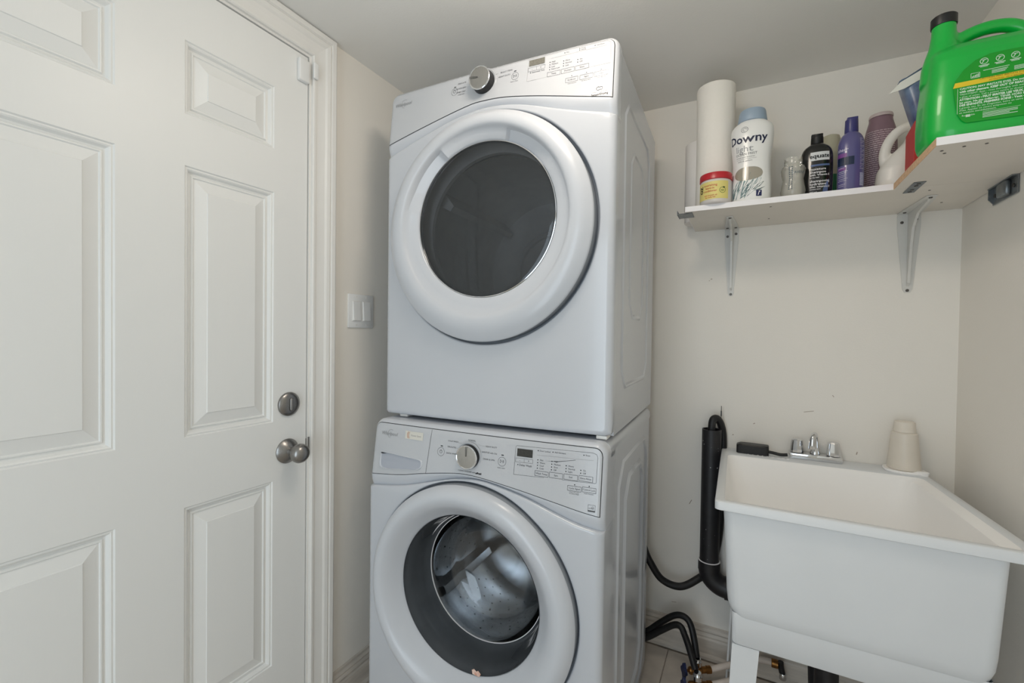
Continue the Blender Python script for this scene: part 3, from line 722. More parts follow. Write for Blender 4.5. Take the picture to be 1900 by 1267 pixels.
# shelf brackets
def shelf_bracket(x, arm, drop, lab, sc=1.0):
    t = thing('shelf_bracket', lab, 'bracket', (x, YB, SZ), 0, 'white steel shelf brackets')
    w1, w2 = .024*sc, .010*sc
    MB().prism([(-w1, -.001), (w1, -.001), (w1, -.045), (w2, -drop+.01), (w2*.6, -drop), (-w2*.6, -drop), (-w2, -drop+.01), (-w1, -.045)], -.0035, -.0005, 'y').obj('wall_leg', M['bracket'], t, smooth=0)
    MB().prism([(-w1, -.001), (w1, -.001), (w1*.9, -.06), (w2, -arm), (-w2, -arm), (-w1*.9, -.06)], -.0035, -.0006, 'z').obj('shelf_leg', M['bracket'], t, smooth=0)
    # gusset rib with rounded back
    pr = [(-.0035, -drop+.02), (-.012*sc, -drop+.03), (-.028*sc, -.10), (-.040*sc, -.055), (-.075*sc, -.022), (-arm+.03, -.010), (-arm+.02, -.0035), (-.0035, -.0035)]
    MB().prism([(y, z) for y, z in pr], -.0035, .0035, 'x').obj('rib', M['bracket'], t, smooth=0)
    for xx, zz in ((-w1*.6, -.030), (w1*.6, -.022), (0, -drop+.006)):
        MB().lathe([(.0048, .0035), (.0040, .0062), (0, .0066)], 12, c=(xx, 0, zz), axis='y').obj('screw', M['screw'], t)
    for xx, yy in ((-w1*.6, -.03), (w1*.6, -.03), (0, -arm+.012)):
        MB().lathe([(0, -.0062), (.0040, -.0058), (.0048, -.0035)], 12, c=(xx, yy, 0)).obj('screw', M['screw'], t)
    return t
shelf_bracket(-.068, .200, .255, 'white steel shelf bracket under the left end of the long shelf')
shelf_bracket(.451, .212, .258, 'white steel shelf bracket beneath the shelf near the room corner', 1.25)
eb = thing('shelf_end_clip', 'small grey steel clip poking out below the left end of the long shelf', 'bracket', (-.197, 1.64, SZ))
MB().box(-.028, .020, -.034, .03, -.0022, -.0003, .0008, 1).obj('strap', M['zinc'], eb, smooth=0)
MB().box(-.028, -.026, -.034, .03, -.004, .010, .0006, 1).obj('upstand', M['zinc'], eb, smooth=0)
ga = thing('corner_bracket', 'galvanised angle bracket holding the short shelf to the right wall', 'bracket', (XR-.001, 1.632, SZ))
MB().box(-.003, -.0005, -.066, .066, -.046, -.0005, .001, 1).obj('wall_plate', M['zinc'], ga, smooth=0)
MB().box(-.014, -.0005, -.066, .066, -.003, -.0005, .0008, 1).obj('shelf_plate', M['zinc'], ga, smooth=0)
MB().loft([(-.040, -.008, -.01, .005, .022, 4), (-.036, -.009, -.01, .007, .025, 4), (-.008, -.009, -.01, .007, .025, 4), (-.004, -.008, -.01, .005, .022, 4)], 24).obj('pressed_boss', M['zinc'], ga)
MB().prism([(-.002, -.003), (-.013, -.003), (-.013, -.030), (-.002, -.044)], .060, .064, 'y').obj('gusset', M['zinc'], ga, smooth=0)
for yy in (-.05, .045): MB().lathe([(.005, -.0055), (.005, -.003)], 12, c=(-.001, yy, -.024), axis='x').obj('screw', M['screw'], ga)

# ------------------------------------------------------------------ things on the shelves
SB = SZ+ST
def facing(x, y): return math.atan2(-y, -x)
class Round:
    # elliptical bottle body; secs = (z, rx, ry, exp); local z from 0
    def __init__(b, secs): b.s = [q if len(q) > 3 else (*q, 2.0) for q in secs]
    def pt(b, th, z, off=0.0):
        s = b.s
        for a, c in zip(s, s[1:]):
            if z <= c[0] or c is s[-1]:
                t = 0 if c[0] == a[0] else max(0, min(1, (z-a[0])/(c[0]-a[0])))
                rx, ry, e = [a[i]+(c[i]-a[i])*t for i in (1, 2, 3)]; break
        x, y = rx*se(cos(th), e), ry*se(sin(th), e); l = math.hypot(x, y) or 1
        return (x*(1+off/l), y*(1+off/l), z)
    def body(b, name, m, parent, n=64):
        return MB().loft([(z, 0, 0, rx, ry, e) for z, rx, ry, e in b.s], n).obj(name, m, parent, smooth=50)
    def ink(b, th0, off=.0006, rref=None):
        r = rref or max(q[1] for q in b.s)
        return Ink(lambda u, v: b.pt(th0+u/r, v, off))
def fine(secs, k=4):
    # smooth a section list
    P = [Vector((q[0], q[1], q[2])) for q in secs]; E = [q[3] if len(q) > 3 else 2.0 for q in secs]
    out = []; S_ = spline(P, k)
    for i, p in enumerate(S_): out.append((p[0], p[1], p[2], E[min(i//k, len(E)-1)]))
    return out

def color(name, rgb, rough=.4, **k): return mat(name, rgb, rough, **k)
# rolls of kitchen paper
t = thing('paper_towel_roll', 'tall white paper towel roll with an embossed pattern behind the red-lidded jar', 'paper roll', (-.120, 1.735, SB))
MB().lathe([(.060, 0), (.061, .002), (.0608, .10), (.0602, .20), (.061, .30), (.0625, .432), (.0625, .4335), (.061, .436), (.022, .428), (.021, .40)], 72, cap1=True).obj('paper', M['paper'], t)
MB().lathe([(.0208, .39), (.0208, .4365), (.0190, .4365), (.0190, .39)], 32, cap0=False, cap1=False).obj('core', M['cardboard'], t)
t = thing('paper_towel_roll', 'shorter smooth white paper roll standing leftmost on the shelf', 'paper roll', (-.1715, 1.846, SB))
MB().lathe([(.058, 0), (.0595, .002), (.0595, .290), (.058, .292), (.022, .292), (.021, .27)], 64, cap1=True).obj('paper', mat('smooth_paper', (240, 236, 232), .9, noise=.02), t)
MB().lathe([(.0208, .26), (.0208, .2925), (.0190, .2925), (.0190, .26)], 32, cap0=False, cap1=False).obj('core', M['cardboard'], t)
# conditioner jar
jx, jy = -.108, 1.622
t = thing('cream_jar', 'squat clear jar with red lid and yellow label at the shelf edge', 'jar', (jx, jy, SB))
R_ = Round([(0, .043, .043), (.002, .046, .046), (.010, .0475, .0475), (.072, .0475, .0475), (.076, .045, .045)])
R_.body('jar_body', color('jar_plastic', (214, 208, 204), .2), t)
MB().lathe([(.047, .076), (.049, .077), (.049, .094), (.0475, .097), (.03, .0985), (0, .0985)], 64, cap1=False).obj('lid', color('red_lid', (186, 40, 50), .3), t)
f0 = facing(jx, jy); q = R_.ink(f0, .0005, .0475)
q.fill(-.075, .012, .040, .068, 28, 1); q.obj('label', color('yellow_label', (226, 212, 130), .5, noise=.06), t)
q = R_.ink(f0, .0009, .0475)
for s_, u, v, z in (('nourishing', -.017, .056, .010), ('leave-in', -.018, .047, .009), ('conditioner', -.018, .038, .009), ('with avocado oil', -.016, .024, .006), ('for curly hair', -.016, .018, .006)): q.text(s_, u, v, z, .0001)
q.obj('label_text', color('red_ink', (196, 80, 60), .5), t)
q = R_.ink(f0, .0009, .0475); q.ring(.020, .038, .0088, .0012); q.text('NO', .020, .037, .006, .0002); q.obj('green_seal', color('green_ink', (70, 110, 40), .5), t)
q = R_.ink(f0, .0009, .0475); q.shape([(.018, .047), (.024, .049), (.029, .047), (.024, .044)]); q.text('OZ', -.0475, .045, .016, .0008, rot=rad(90)); q.obj('label_mark', M['black'], t)
# fabric softener beads bottle
jx, jy = -.006, 1.652
t = thing('scent_bead_bottle', 'white shaped plastic bottle with pale blue cap and dark writing', 'bottle', (jx, jy, SB), rad(0))
R_ = Round(fine([(0, .052, .040, 2.4), (.004, .056, .043, 2.4), (.05, .0575, .044, 2.4), (.10, .0545, .042, 2.4), (.135, .0545, .042, 2.3), (.18, .059, .044, 2.3), (.22, .0615, .045, 2.3), (.243, .058, .043, 2.2), (.256, .044, .038, 2.1), (.262, .038, .036, 2)]))
R_.body('bottle_body', color('bottle_white', (234, 234, 232), .28, coat=.2), t)
MB().lathe([(.0415, .258), (.0425, .260), (.0385, .290), (.036, .296), (.02, .299), (0, .299)], 64, cap1=False).obj('cap', color('pale_blue_cap', (152, 170, 188), .4), t)
f0 = facing(jx, jy)-.16; q = R_.ink(f0, .0007, .055)
q.text('Downy', -.006, .197, .036, .0007); q.obj('brand_text', color('navy_ink', (20, 28, 62), .4), t)
q = R_.ink(f0, .0007, .055); q.text('light', -.012, .166, .028); q.obj('grey_text', M['ink_light'], t)
q = R_.ink(f0, .0007, .055); q.ring(-.008, .2265, .0085, .001); q.ring(-.0075, .2265, .0045, .0009, a0=0, a1=5); q.text('OCEAN MIST', -.008, .150, .010)
q.text('in-wash scent booster', -.010, .141, .0058); q.text('perles de parfum', -.010, .129, .0058); q.line(-.035, .135, .02, .135, .0006, 8); q.obj('small_text', M['print'], t)
q = R_.ink(f0, .0005, .055)
for i in range(24):
    a0, a1 = PI*i/24, PI*(i+1)/24; x0, x1 = -.002-.040*cos(a0), -.002-.040*cos(a1); h0, h1 = .0215*sin(a0), .0215*sin(a1)
    q.quad(q.mp(x0, .088-h0), q.mp(x1, .088-h1), q.mp(x1, .088+h1), q.mp(x0, .088+h0))
q.obj('window', color('taupe_window', (158, 152, 138), .12, coat=.5), t)
q = R_.ink(f0, .0009, .055)
random.seed(3)
for i in range(17):
    u, v = -.052+.0035*i*random.uniform(.7, 1.1), .008+random.uniform(0, .03); l = random.uniform(.03, .075); a = rad(random.uniform(42, 72)); w_ = .006
    q.shape([(u, v), (u+l*.5*cos(a)-w_, v+l*.5*sin(a)), (u+l*cos(a), v+l*sin(a)), (u+l*.5*cos(a)+w_*.4, v+l*.5*sin(a)-w_)])
q.obj('leaf_print', color('sage_print', (142, 164, 164), .4, rgb2=(84, 110, 112), nscale=60), t)
q = R_.ink(f0, .0011, .055)
q.shape([(.010, .034), (.022, .050), (.042, .060), (.028, .044)]); q.shape([(.014, .032), (.030, .038), (.046, .044), (.028, .033)]); q.obj('leaf_sprig', color('dark_sage', (84, 104, 104), .4), t)
q = R_.ink(f0, .0013, .055); q.fill(.019, .014, .034, .032, 2, 1); q.obj('badge', color('navy_badge', (30, 36, 84), .4), t)
q = R_.ink(f0, .0016, .055); q.shape([(.023, .017), (.025, .017), (.027, .026), (.031, .028), (.026, .030)]); q.obj('badge_mark', M['edgeband'], t)
# baby bottle
jx, jy = .108, 1.632
t = thing('baby_bottle', 'small clear ribbed feeding bottle without its lid', 'bottle', (jx, jy, SB))
pr = [(.0, .028), (.003, .031), (.020, .0335), (.040, .030), (.055, .0275), (.072, .031), (.086, .0325), (.094, .030), (.098, .0245), (.100, .0235), (.104, .0245), (.107, .0235), (.111, .0245), (.114, .0235), (.120, .0238), (.121, .0225)]
cl = smoke_mat('cloudy_plastic', .92, .42, (214, 212, 200), .12)
MB().lathe([(r, z) for z, r in [(p[0], p[1]) for p in pr]], 48, cap1=False).obj('bottle_body', cl, t)
R_ = Round([(z, r, r) for z, r in pr]); q = R_.ink(facing(jx, jy)-.25, .0006, .031)
for i in range(13): q.fill(-.004, .020+.0055*i, .000, .0225+.0055*i); q.fill(.003, .020+.0055*i, .0065, .0225+.0055*i)
q.text('AVENT', .026, .070, .010); q.obj('scale_marks', color('slate_ink', (70, 84, 96), .5), t)
# black shampoo bottle
jx, jy = .171, 1.668
t = thing('shampoo_bottle', 'black shampoo bottle with a silver band label and flip cap', 'bottle', (jx, jy, SB))
R_ = Round(fine([(0, .036, .025, 2.3), (.004, .040, .028, 2.3), (.05, .042, .029, 2.3), (.11, .042, .029, 2.3), (.135, .0405, .028, 2.3), (.152, .034, .025, 2.2), (.162, .022, .019, 2.1), (.166, .015, .015, 2)]))
R_.body('bottle_body', color('black_bottle', (18, 18, 18), .22, coat=.4), t)
MB().lathe([(.0150, .163), (.0165, .165), (.0160, .186), (.0135, .188), (.0135, .192)], 32).box(-.015, .015, -.004, .010, .186, .198, .002).obj('flip_cap', M['black'], t)
f0 = facing(jx, jy)+.12; q = R_.ink(f0, .0006, .042)
q.fill(-.018, .108, .030, .134, 8, 1); q.obj('silver_label', color('silver_label', (212, 214, 216), .4), t)
q = R_.ink(f0, .0006, .042); q.fill(-.016, .091, .030, .0965, 8, 1); q.fill(-.026, .002, .03, .007, 8, 1); q.shape([(.010, .008), (.027, .010), (.028, .052), (.020, .040), (.013, .024)]); q.obj('blue_stripe', color('steel_blue', (84, 104, 146), .4), t)
q = R_.ink(f0, .0010, .042); q.text('equate', .004, .121, .0175, .0004); q.obj('brand_text', M['black'], t)
q = R_.ink(f0, .0008, .042)
for s_, v, z in (('moisture', .082, .0100), ('shampoo', .073, .0100), ('with Vitamin E', .0645, .0080), ('for dry hair', .057, .0045), ('shampooing', .046, .0100), ('hydratant', .037, .0100), ('avec vitamine E', .029, .0080), ('cheveux secs', .022, .0045), ('887 mL', .0125, .006)): q.text(s_, -.018, v, z, .0001, 'LEFT')
q.obj('white_text', M['edgeband'], t)
# purple bottle
jx, jy = .256, 1.668
t = thing('conditioner_bottle', 'tall violet-blue bottle with purple and teal label and slanted cap', 'bottle', (jx, jy, SB))
R_ = Round(fine([(0, .030, .024, 2.2), (.004, .0325, .026, 2.2), (.06, .033, .0265, 2.2), (.13, .033, .0265, 2.2), (.155, .0315, .0255, 2.2), (.172, .026, .022, 2.1), (.182, .018, .017, 2), (.185, .0145, .0145, 2)]))
R_.body('bottle_body', color('violet_bottle', (92, 88, 138), .25, coat=.4), t)
MB().loft([(.183, 0, 0, .0165, .0165, 2), (.185, 0, 0, .0172, .0172, 2), (.222, 0, 0, .0160, .0160, 2), (.2225, 0, 0, .014, .014, 2)], 40).box(-.012, .015, -.008, .012, .222, .230, .002).obj('flip_cap', color('violet_cap', (62, 60, 116), .3), t)
f0 = facing(jx, jy)-.10; q = R_.ink(f0, .0006, .033); q.fill(-.034, .108, -.004, .120, 6, 1); q.fill(-.030, .070, -.006, .078, 5, 1); q.obj('purple_band', color('purple_band', (120, 66, 140), .4), t)
q = R_.ink(f0, .0007, .033); q.fill(-.034, .084, .012, .108, 8, 1); q.obj('teal_band', color('teal_band', (24, 40, 70), .4), t)
q = R_.ink(f0, .0009, .033); q.text('sheer', -.016, .130, .014, .0002)
for i, v in enumerate((.076, .066, .061, .055, .050, .044, .039, .028, .023, .013)): q.line(-.030+.001*(i % 3), v, -.010+.003*((i*7) % 4), v+.0008, .0010, 4)
for i in range(30): q.line(.026, .022+.0044*i+(.008 if i > 8 else 0), .039-.004*((i*5) % 3), .022+.0044*i+(.008 if i > 8 else 0), .0008, 2)
q.fill(.000, 0, .012, .007, 2, 1); q.obj('white_text', color('lilac_ink', (212, 206, 226), .5), t)
q = R_.ink(f0, .0008, .033); q.fill(.027, .020, .041, .058, 3, 1); q.obj('barcode_patch', color('barcode', (150, 156, 186), .5), t)
# pale bottle with green foot, hidden between the last two
jx, jy = .222, 1.80
t = thing('hair_product_bottle', 'pale translucent bottle with green foot glimpsed between the black and violet bottles', 'bottle', (jx, jy, SB))
MB().lathe([(.0275, .100), (.028, .104), (.028, .215), (.024, .230), (.012, .236)], 40).obj('bottle_body', color('pale_bottle', (178, 174, 152), .3), t)
MB().lathe([(.0285, 0), (.029, .002), (.029, .100), (.0285, .102)], 40).obj('green_foot', color('green_foot', (20, 110, 70), .4), t)
# pinkish bottle turned back label to us
jx, jy = .346, 1.775
t = thing('body_wash_bottle', 'mauve plastic bottle showing a back label of small print, round shoulder', 'bottle', (jx, jy, SB))
R_ = Round(fine([(0, .036, .028, 2.3), (.005, .040, .031, 2.3), (.08, .042, .032, 2.3), (.17, .0415, .032, 2.2), (.21, .038, .030, 2.2), (.232, .033, .028, 2.1), (.244, .0300, .0270, 2), (.256, .029, .026, 2)]))
R_.body('bottle_body', color('mauve_bottle', (132, 104, 114), .35), t)
MB().lathe([(.0300, .254), (.0305, .258), (.029, .264), (.02, .267), (0, .267)], 48, cap1=False).obj('screw_cap', color('pink_cap', (196, 180, 178), .35), t)
q = R_.ink(facing(jx, jy)-.05, .0007, .042); random.seed(9)
for i in range(31):
    v = .016+.0064*i; u = -.040
    while u < .040:
        l = random.uniform(.005, .016); q.line(u, v, min(u+l, .042), v, .0022, 2); u += l+.0016
q.obj('small_print', color('pale_print', (226, 212, 212), .5, rgb2=(196, 168, 174), nscale=14), t)

def remeshed(parts, name, m, parent, voxel=.0035, smooth_it=6):
    a = MB()
    me = bpy.data.meshes.new('tmp'); vs, fs = [], []
    for p in parts:
        o_ = len(vs); vs += p.v; fs += [tuple(i+o_ for i in f) for f in p.f]
    me.from_pydata(vs, [], fs); bm = bmesh.new(); bm.from_mesh(me)
    bmesh.ops.remove_doubles(bm, verts=bm.verts, dist=1e-6); bmesh.ops.recalc_face_normals(bm, faces=bm.faces); bm.to_mesh(me); bm.free()
    o = bpy.data.objects.new('tmp', me); COL.objects.link(o)
    r = o.modifiers.new('r', 'REMESH'); r.mode = 'VOXEL'; r.voxel_size = voxel
    s_ = o.modifiers.new('s', 'SMOOTH'); s_.iterations = smooth_it; s_.factor = .6
    dg = bpy.context.evaluated_depsgraph_get(); nm = bpy.data.meshes.new_from_object(o.evaluated_get(dg))
    bpy.data.objects.remove(o)
    for p in nm.polygons: p.use_smooth = True
    nm.name = name; ob = bpy.data.objects.new(name, nm); COL.objects.link(ob); nm.materials.clear(); nm.materials.append(m); ob.parent = parent
    return ob
# white jug with loop handle (no cap seen)
t = thing('bleach_jug', 'plain white jug with a moulded loop handle, between mauve bottle and red carton', 'jug', (.387, 1.695, SB))
body = MB().loft([(0, 0, 0, .055, .038, 2.6), (.003, 0, 0, .063, .044, 2.6), (.03, 0, 0, .067, .048, 2.6), (.065, .0, 0, .063, .047, 2.5), (.09, .006, 0, .055, .043, 2.4), (.115, .016, 0, .044, .038, 2.2), (.140, .027, 0, .032, .030, 2), (.170, .034, 0, .024, .024, 2), (.19, .036, 0, .020, .020, 2)], 48)
hand = MB().tube([(-.040, 0, .070), (-.047, 0, .105), (-.041, 0, .140), (-.024, 0, .170), (.004, 0, .187), (.034, 0, .183)], .0135, 16, 8)
neck = MB().lathe([(.019, .18), (.019, .205), (.017, .207)], 24, c=(.036, 0, 0))
remeshed([body, hand, neck], 'jug_body', color('jug_white', (234, 230, 222), .35), t, .0032, 4)
MB().lathe([(.0185, .206), (.0185, .226), (.016, .229), (0, .229)], 32, c=(.036, 0, 0), cap1=False).obj('cap', color('jug_cap', (226, 222, 214), .35), t)
# red box and the blue packet above it
t = thing('red_carton', 'red carton with yellow print wedged between white jug and green jug', 'box', (.404, 1.500, SB), rad(-4))
MB().box(-.050, .050, -.045, .060, 0, .113, .001, 1).obj('carton', color('red_card', (196, 54, 50), .5, noise=.1), t, smooth=0)
q = Ink(lambda u, v: (u, -.0456, v)); q.shape([(-.02, .02), (.0, .03), (.02, .06), (.0, .08), (-.015, .06)]); q.ring(.0, .05, .030, .004, n=20); q.obj('yellow_print', color('yellow_ink', (226, 150, 60), .5), t)
t = thing('blue_packet', 'open blue plastic packet with a white torn flap lying on top of the red carton', 'packet', (.404, 1.500, SB+.114), rad(-4))
pk = MB(); pk.loft([(0, -.006, 0, .040, .030, 5), (.04, -.010, 0, .046, .036, 5), (.09, -.018, 0, .052, .036, 4), (.118, -.022, 0, .056, .032, 4)], 40); pk.obj('packet_body', color('packet_blue', (122, 142, 168), .3, rgb2=(58, 66, 108), nscale=26), t)
fl_ = MB(); pts = [(-.100, .082), (-.078, .106), (-.03, .130), (.03, .150), (.035, .136), (-.02, .112), (-.070, .088)]
fl_.prism(pts, -.036, -.0345, 'y'); fl_.obj('white_flap', color('flap_white', (226, 222, 216), .5), t, smooth=0)
fk = MB().prism([(-.080, .108), (-.03, .136), (.03, .155), (.03, .150), (-.03, .130), (-.078, .105)], -.0344, -.030, 'y'); fk.obj('packet_rim', color('rim_blue', (70, 88, 110), .4), t, smooth=0)

# big green detergent jug
t = thing('detergent_jug', 'large bright green detergent jug with open black-ringed spout on the right shelf', 'jug', (0, 1.36, SB))
SBz = SB
def sec(z, xl, xr, ty, e=4): return (z, (xl+xr)/2, 0, (xr-xl)/2, ty, e)
body = MB().loft([sec(0, .349, .562, .060), sec(.004, .339, .571, .066), (sec(.020, .335, .5755, .070)), sec(.06, .3345, .5765, .071), sec(.10, .336, .577, .071), sec(.14, .340, .576, .069), sec(.178, .343, .572, .064), sec(.198, .345, .562, .055), sec(.211, .347, .550, .043, 3), sec(.218, .349, .53, .031, 3), sec(.222, .352, .51, .020, 2)], 72)
neck = MB().lathe([(.040, .15), (.037, .19), (.031, .213), (.0245, .235), (.0215, .26), (.0205, .286), (.019, .288)], 40, c=(.3735, 0, 0))
hand = MB().tube([(.385, 0, .222), (.402, 0, .240), (.430, 0, .2505), (.458, 0, .2525), (.484, 0, .246), (.505, 0, .228), (.518, 0, .19)], .0138, 16, 8)
remeshed([body, neck, hand], 'jug_body', color('jug_green', (0, 176, 62), .32, coat=.25), t, .0030, 6)
MB().lathe([(.0222, .276), (.0228, .278), (.0226, .296), (.0205, .298), (.0175, .297), (.0170, .28)], 48, c=(.3735, 0, 0), cap1=False).obj('spout_collar', M['dark'], t)['label'] = 'black ring around the spout'
yl = -.0722
def JI(off=0.0): return Ink(lambda u, v: (u, yl-off, v-SBz))
q = JI(); q.shape([(.371, 1.784), (.376, 1.745), (.380, 1.725), (.386, 1.713), (.393, 1.707), (.479, 1.705), (.530, 1.706), (.545, 1.712), (.552, 1.735), (.556, 1.784), (.552, 1.806), (.536, 1.826), (.505, 1.838), (.477, 1.842), (.450, 1.843), (.427, 1.842), (.405, 1.834), (.387, 1.818), (.374, 1.797)]); q.obj('label', color('label_green', (0, 150, 30), .45), t)
q = JI(.0004); q.shape([(.371, 1.7825), (.374, 1.793), (.556, 1.7975), (.556, 1.789), (.477, 1.7865)]); q.obj('yellow_band', color('band_yellow', (226, 196, 40), .45), t)
q = JI(.0008)
q.text('CAUTION: MAY IRRITATE EYES. Read precautions', .465, 1.7915+.0012, .0050); q.text('ATTENTION : PEUT IRRITER LES YEUX', .46, 1.7875, .0040); q.obj('band_text', color('olive_ink', (130, 110, 20), .5), t)
q = JI(.0008)
lines_ = [('CAUTION: MAY IRRITATE EYES. Do not get in eyes. Do not mix', .0056, .0002, 1.7785), ('with other cleaners. KEEP OUT OF REACH OF CHILDREN. FIRST AID', .0056, .0003, 1.7725), ('TREATMENT: Eyes - rinse thoroughly with water. If swallowed, drink', .0050, 0, 1.7667), ('a glass of water. Call a poison centre or doctor at once.', .0050, 0, 1.7614),
          ('ATTENTION : PEUT IRRITER LES YEUX. Éviter tout contact avec', .0056, .0003, 1.7555), ('les yeux. Ne pas mélanger. TENIR HORS DE LA PORTÉE', .0056, .0002, 1.7497), ('DES ENFANTS. PREMIERS SOINS : Yeux - rincer', .0056, .0003, 1.7440), ('à grande eau. En cas d\'ingestion, boire un verre', .0050, 0, 1.7385), ('d\'eau. Appeler un centre antipoison ou', .0050, 0, 1.7335), ('un médecin immédiatement.', .0050, 0, 1.7285)]
for s_, z_, b__, v in lines_: q.text(s_, .3815, v, z_, b__, 'LEFT')
q.line(.3785, 1.780, .3785, 1.727, .0006); q.line(.418, 1.7245, .474, 1.7255, .0005)
for i in range(4): q.line(.418, 1.7215-.0028*i, .470-.012*(i == 2), 1.7222-.0028*i, .0012)
q.text('Recyclable', .396, 1.7220, .0048); q.fill(.392, 1.7185, .399, 1.7235)
for u, v in ((.418, 1.8285), (.442, 1.8290), (.4645, 1.8290), (.488, 1.8285)):
    q.ring(u, v, .0060, .0011, 20); q.line(u-.003, v-.0035, u+.001, v+.0035, .0014); q.line(u-.0035, v+.0025, u+.0035, v+.0025, .0013)
    q.line(u-.008, v-.0088, u+.008, v-.0084, .0016); q.line(u-.006, v-.0112, u+.006, v-.0108, .0013)
q.rect(.3985, 1.7975, .412, 1.8070, .0008)
for i in range(5): q.fill(.400+.0023*i, 1.7985, .4014+.0023*i, 1.8010+.0010*i)
q.line(.417, 1.8092, .456, 1.8105, .0011)
for i in range(3): q.line(.430, 1.8060-.0026*i, .454-.002*i, 1.8068-.0026*i, .0012)
for i in range(4): q.line(.463, 1.8065-.0022*i, .50, 1.8072-.0022*i, .0010)
q.obj('label_text', color('mint_ink', (206, 232, 210), .5), t)

# ------------------------------------------------------------------ laundry sink
sk = thing('laundry_sink', 'white plastic utility sink on splayed legs in the room corner', 'sink', (0, 0, 0))
Q = [(-.072, 1.268), (.523, 1.258), (.492, 1.905), (-.087, 1.905)]
def qp(x, y):   # inset quad: x,y in metres measured from left / front; negative from right / back
    pass
def qring(l, r, f, b, z, rc=.02, n=6, z_front=None):
    # rounded quad ring from insets
    def bil(u, v):
        a = Vector(Q[0]).lerp(Vector(Q[1]), u); c = Vector(Q[3]).lerp(Vector(Q[2]), u); return a.lerp(c, v)
    Wd, Dp = .59, .642
    u0, u1, v0, v1 = l/Wd, 1-r/Wd, f/Dp, 1-b/Dp; out = []
    for (cu, cv, a0) in ((u0+rc/Wd, v0+rc/Dp, 180), (u1-rc/Wd, v0+rc/Dp, 270), (u1-rc/Wd, v1-rc/Dp, 0), (u0+rc/Wd, v1-rc/Dp, 90)):
        for i in range(n+1):
            a = rad(a0+90*i/n); p = bil(cu+rc/Wd*cos(a), cv+rc/Dp*sin(a)); out.append((p[0], p[1], z))
    return out
rim = [qring(.004, .004, .004, .001, .806, .012), qring(0, 0, 0, 0, .808, .012), qring(0, 0, 0, 0, .827, .012), qring(.003, .003, .003, .001, .830, .012), qring(.018, .018, .018, .095, .830, .015), qring(.022, .022, .022, .100, .826, .02)]
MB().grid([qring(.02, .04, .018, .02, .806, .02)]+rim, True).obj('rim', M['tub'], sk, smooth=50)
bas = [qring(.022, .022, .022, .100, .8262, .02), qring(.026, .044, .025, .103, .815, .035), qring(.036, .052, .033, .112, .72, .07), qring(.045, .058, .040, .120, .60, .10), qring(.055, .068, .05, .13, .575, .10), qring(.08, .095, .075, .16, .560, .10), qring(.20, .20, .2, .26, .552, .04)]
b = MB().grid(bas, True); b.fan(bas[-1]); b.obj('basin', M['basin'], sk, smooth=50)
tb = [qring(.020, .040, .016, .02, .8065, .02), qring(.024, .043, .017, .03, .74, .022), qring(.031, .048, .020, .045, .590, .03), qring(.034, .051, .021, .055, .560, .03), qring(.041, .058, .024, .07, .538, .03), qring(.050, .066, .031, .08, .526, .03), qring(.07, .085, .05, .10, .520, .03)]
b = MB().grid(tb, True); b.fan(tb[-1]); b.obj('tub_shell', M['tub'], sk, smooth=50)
ap = [qring(.044, .058, .0275, .07, .540, .012), qring(.045, .059, .028, .07, .462, .012), qring(.048, .062, .031, .073, .458, .012), qring(.060, .072, .05, .085, .458, .012), qring(.062, .074, .052, .087, .54, .012)]
MB().grid(ap, True).obj('base_frame', M['tub'], sk, smooth=40)
def leg(x0, y0, sx, sy):
    # L-profile leg, splayed outwards towards the floor
    dx, dy = -.020*sx, -.030*sy; L = []
    for z, k in ((.457, 0), (0, 1)):
        ox, oy = x0+dx*k, y0+dy*k; w_ = .062-.014*k; t_ = .006
        L.append([(ox, oy, z), (ox+sx*w_, oy, z), (ox+sx*w_, oy+sy*t_, z), (ox+sx*t_, oy+sy*t_, z), (ox+sx*t_, oy+sy*w_, z), (ox, oy+sy*w_, z)])
    m = MB().grid(L, True); m.fan(L[0]); m.fan(L[1], True); m.obj('leg', M['tub'], sk, smooth=0)
leg(-.026, 1.297, 1, 1); leg(.458, 1.292, -1, 1); leg(-.036, 1.84, 1, -1); leg(.425, 1.84, -1, -1)
# faucet
fc = thing('faucet', 'short chrome faucet with two faceted knobs on the sink ledge', 'faucet', (.207, 1.873, .8302))
MB().box(-.076, .076, -.025, .026, 0, .019, .0025, 2).obj('deck_plate', M['chrome'], fc, smooth=30)
for xx in (-.054, .053):
    k_ = MB(); n = 20; rr = []
    for r, z in ((.017, .019), (.0205, .021), (.0195, .040), (.0165, .062), (.014, .066)):
        rr.append([(xx+r*(1+.05*(i % 2))*cos(2*PI*i/n), r*(1+.05*(i % 2))*sin(2*PI*i/n), z) for i in range(n)])
    k_.grid(rr, True); k_.fan(rr[-1]); k_.obj('tap_knob', M['chrome'], fc, smooth=12)
MB().lathe([(.015, .019), (.015, .026), (.0125, .030), (.0125, .040), (.011, .042)], 24).obj('spout_base', M['chrome'], fc)
MB().tube([(0, 0, .040), (-.001, .002, .066), (-.002, -.006, .084), (-.006, -.024, .089), (-.011, -.036, .078), (-.013, -.040, .052)], .0095, 16, 8).lathe([(.0105, .044), (.0105, .054), (.0095, .055)], 20, c=(-.013, -.040, 0)).obj('spout', M['chrome'], fc)
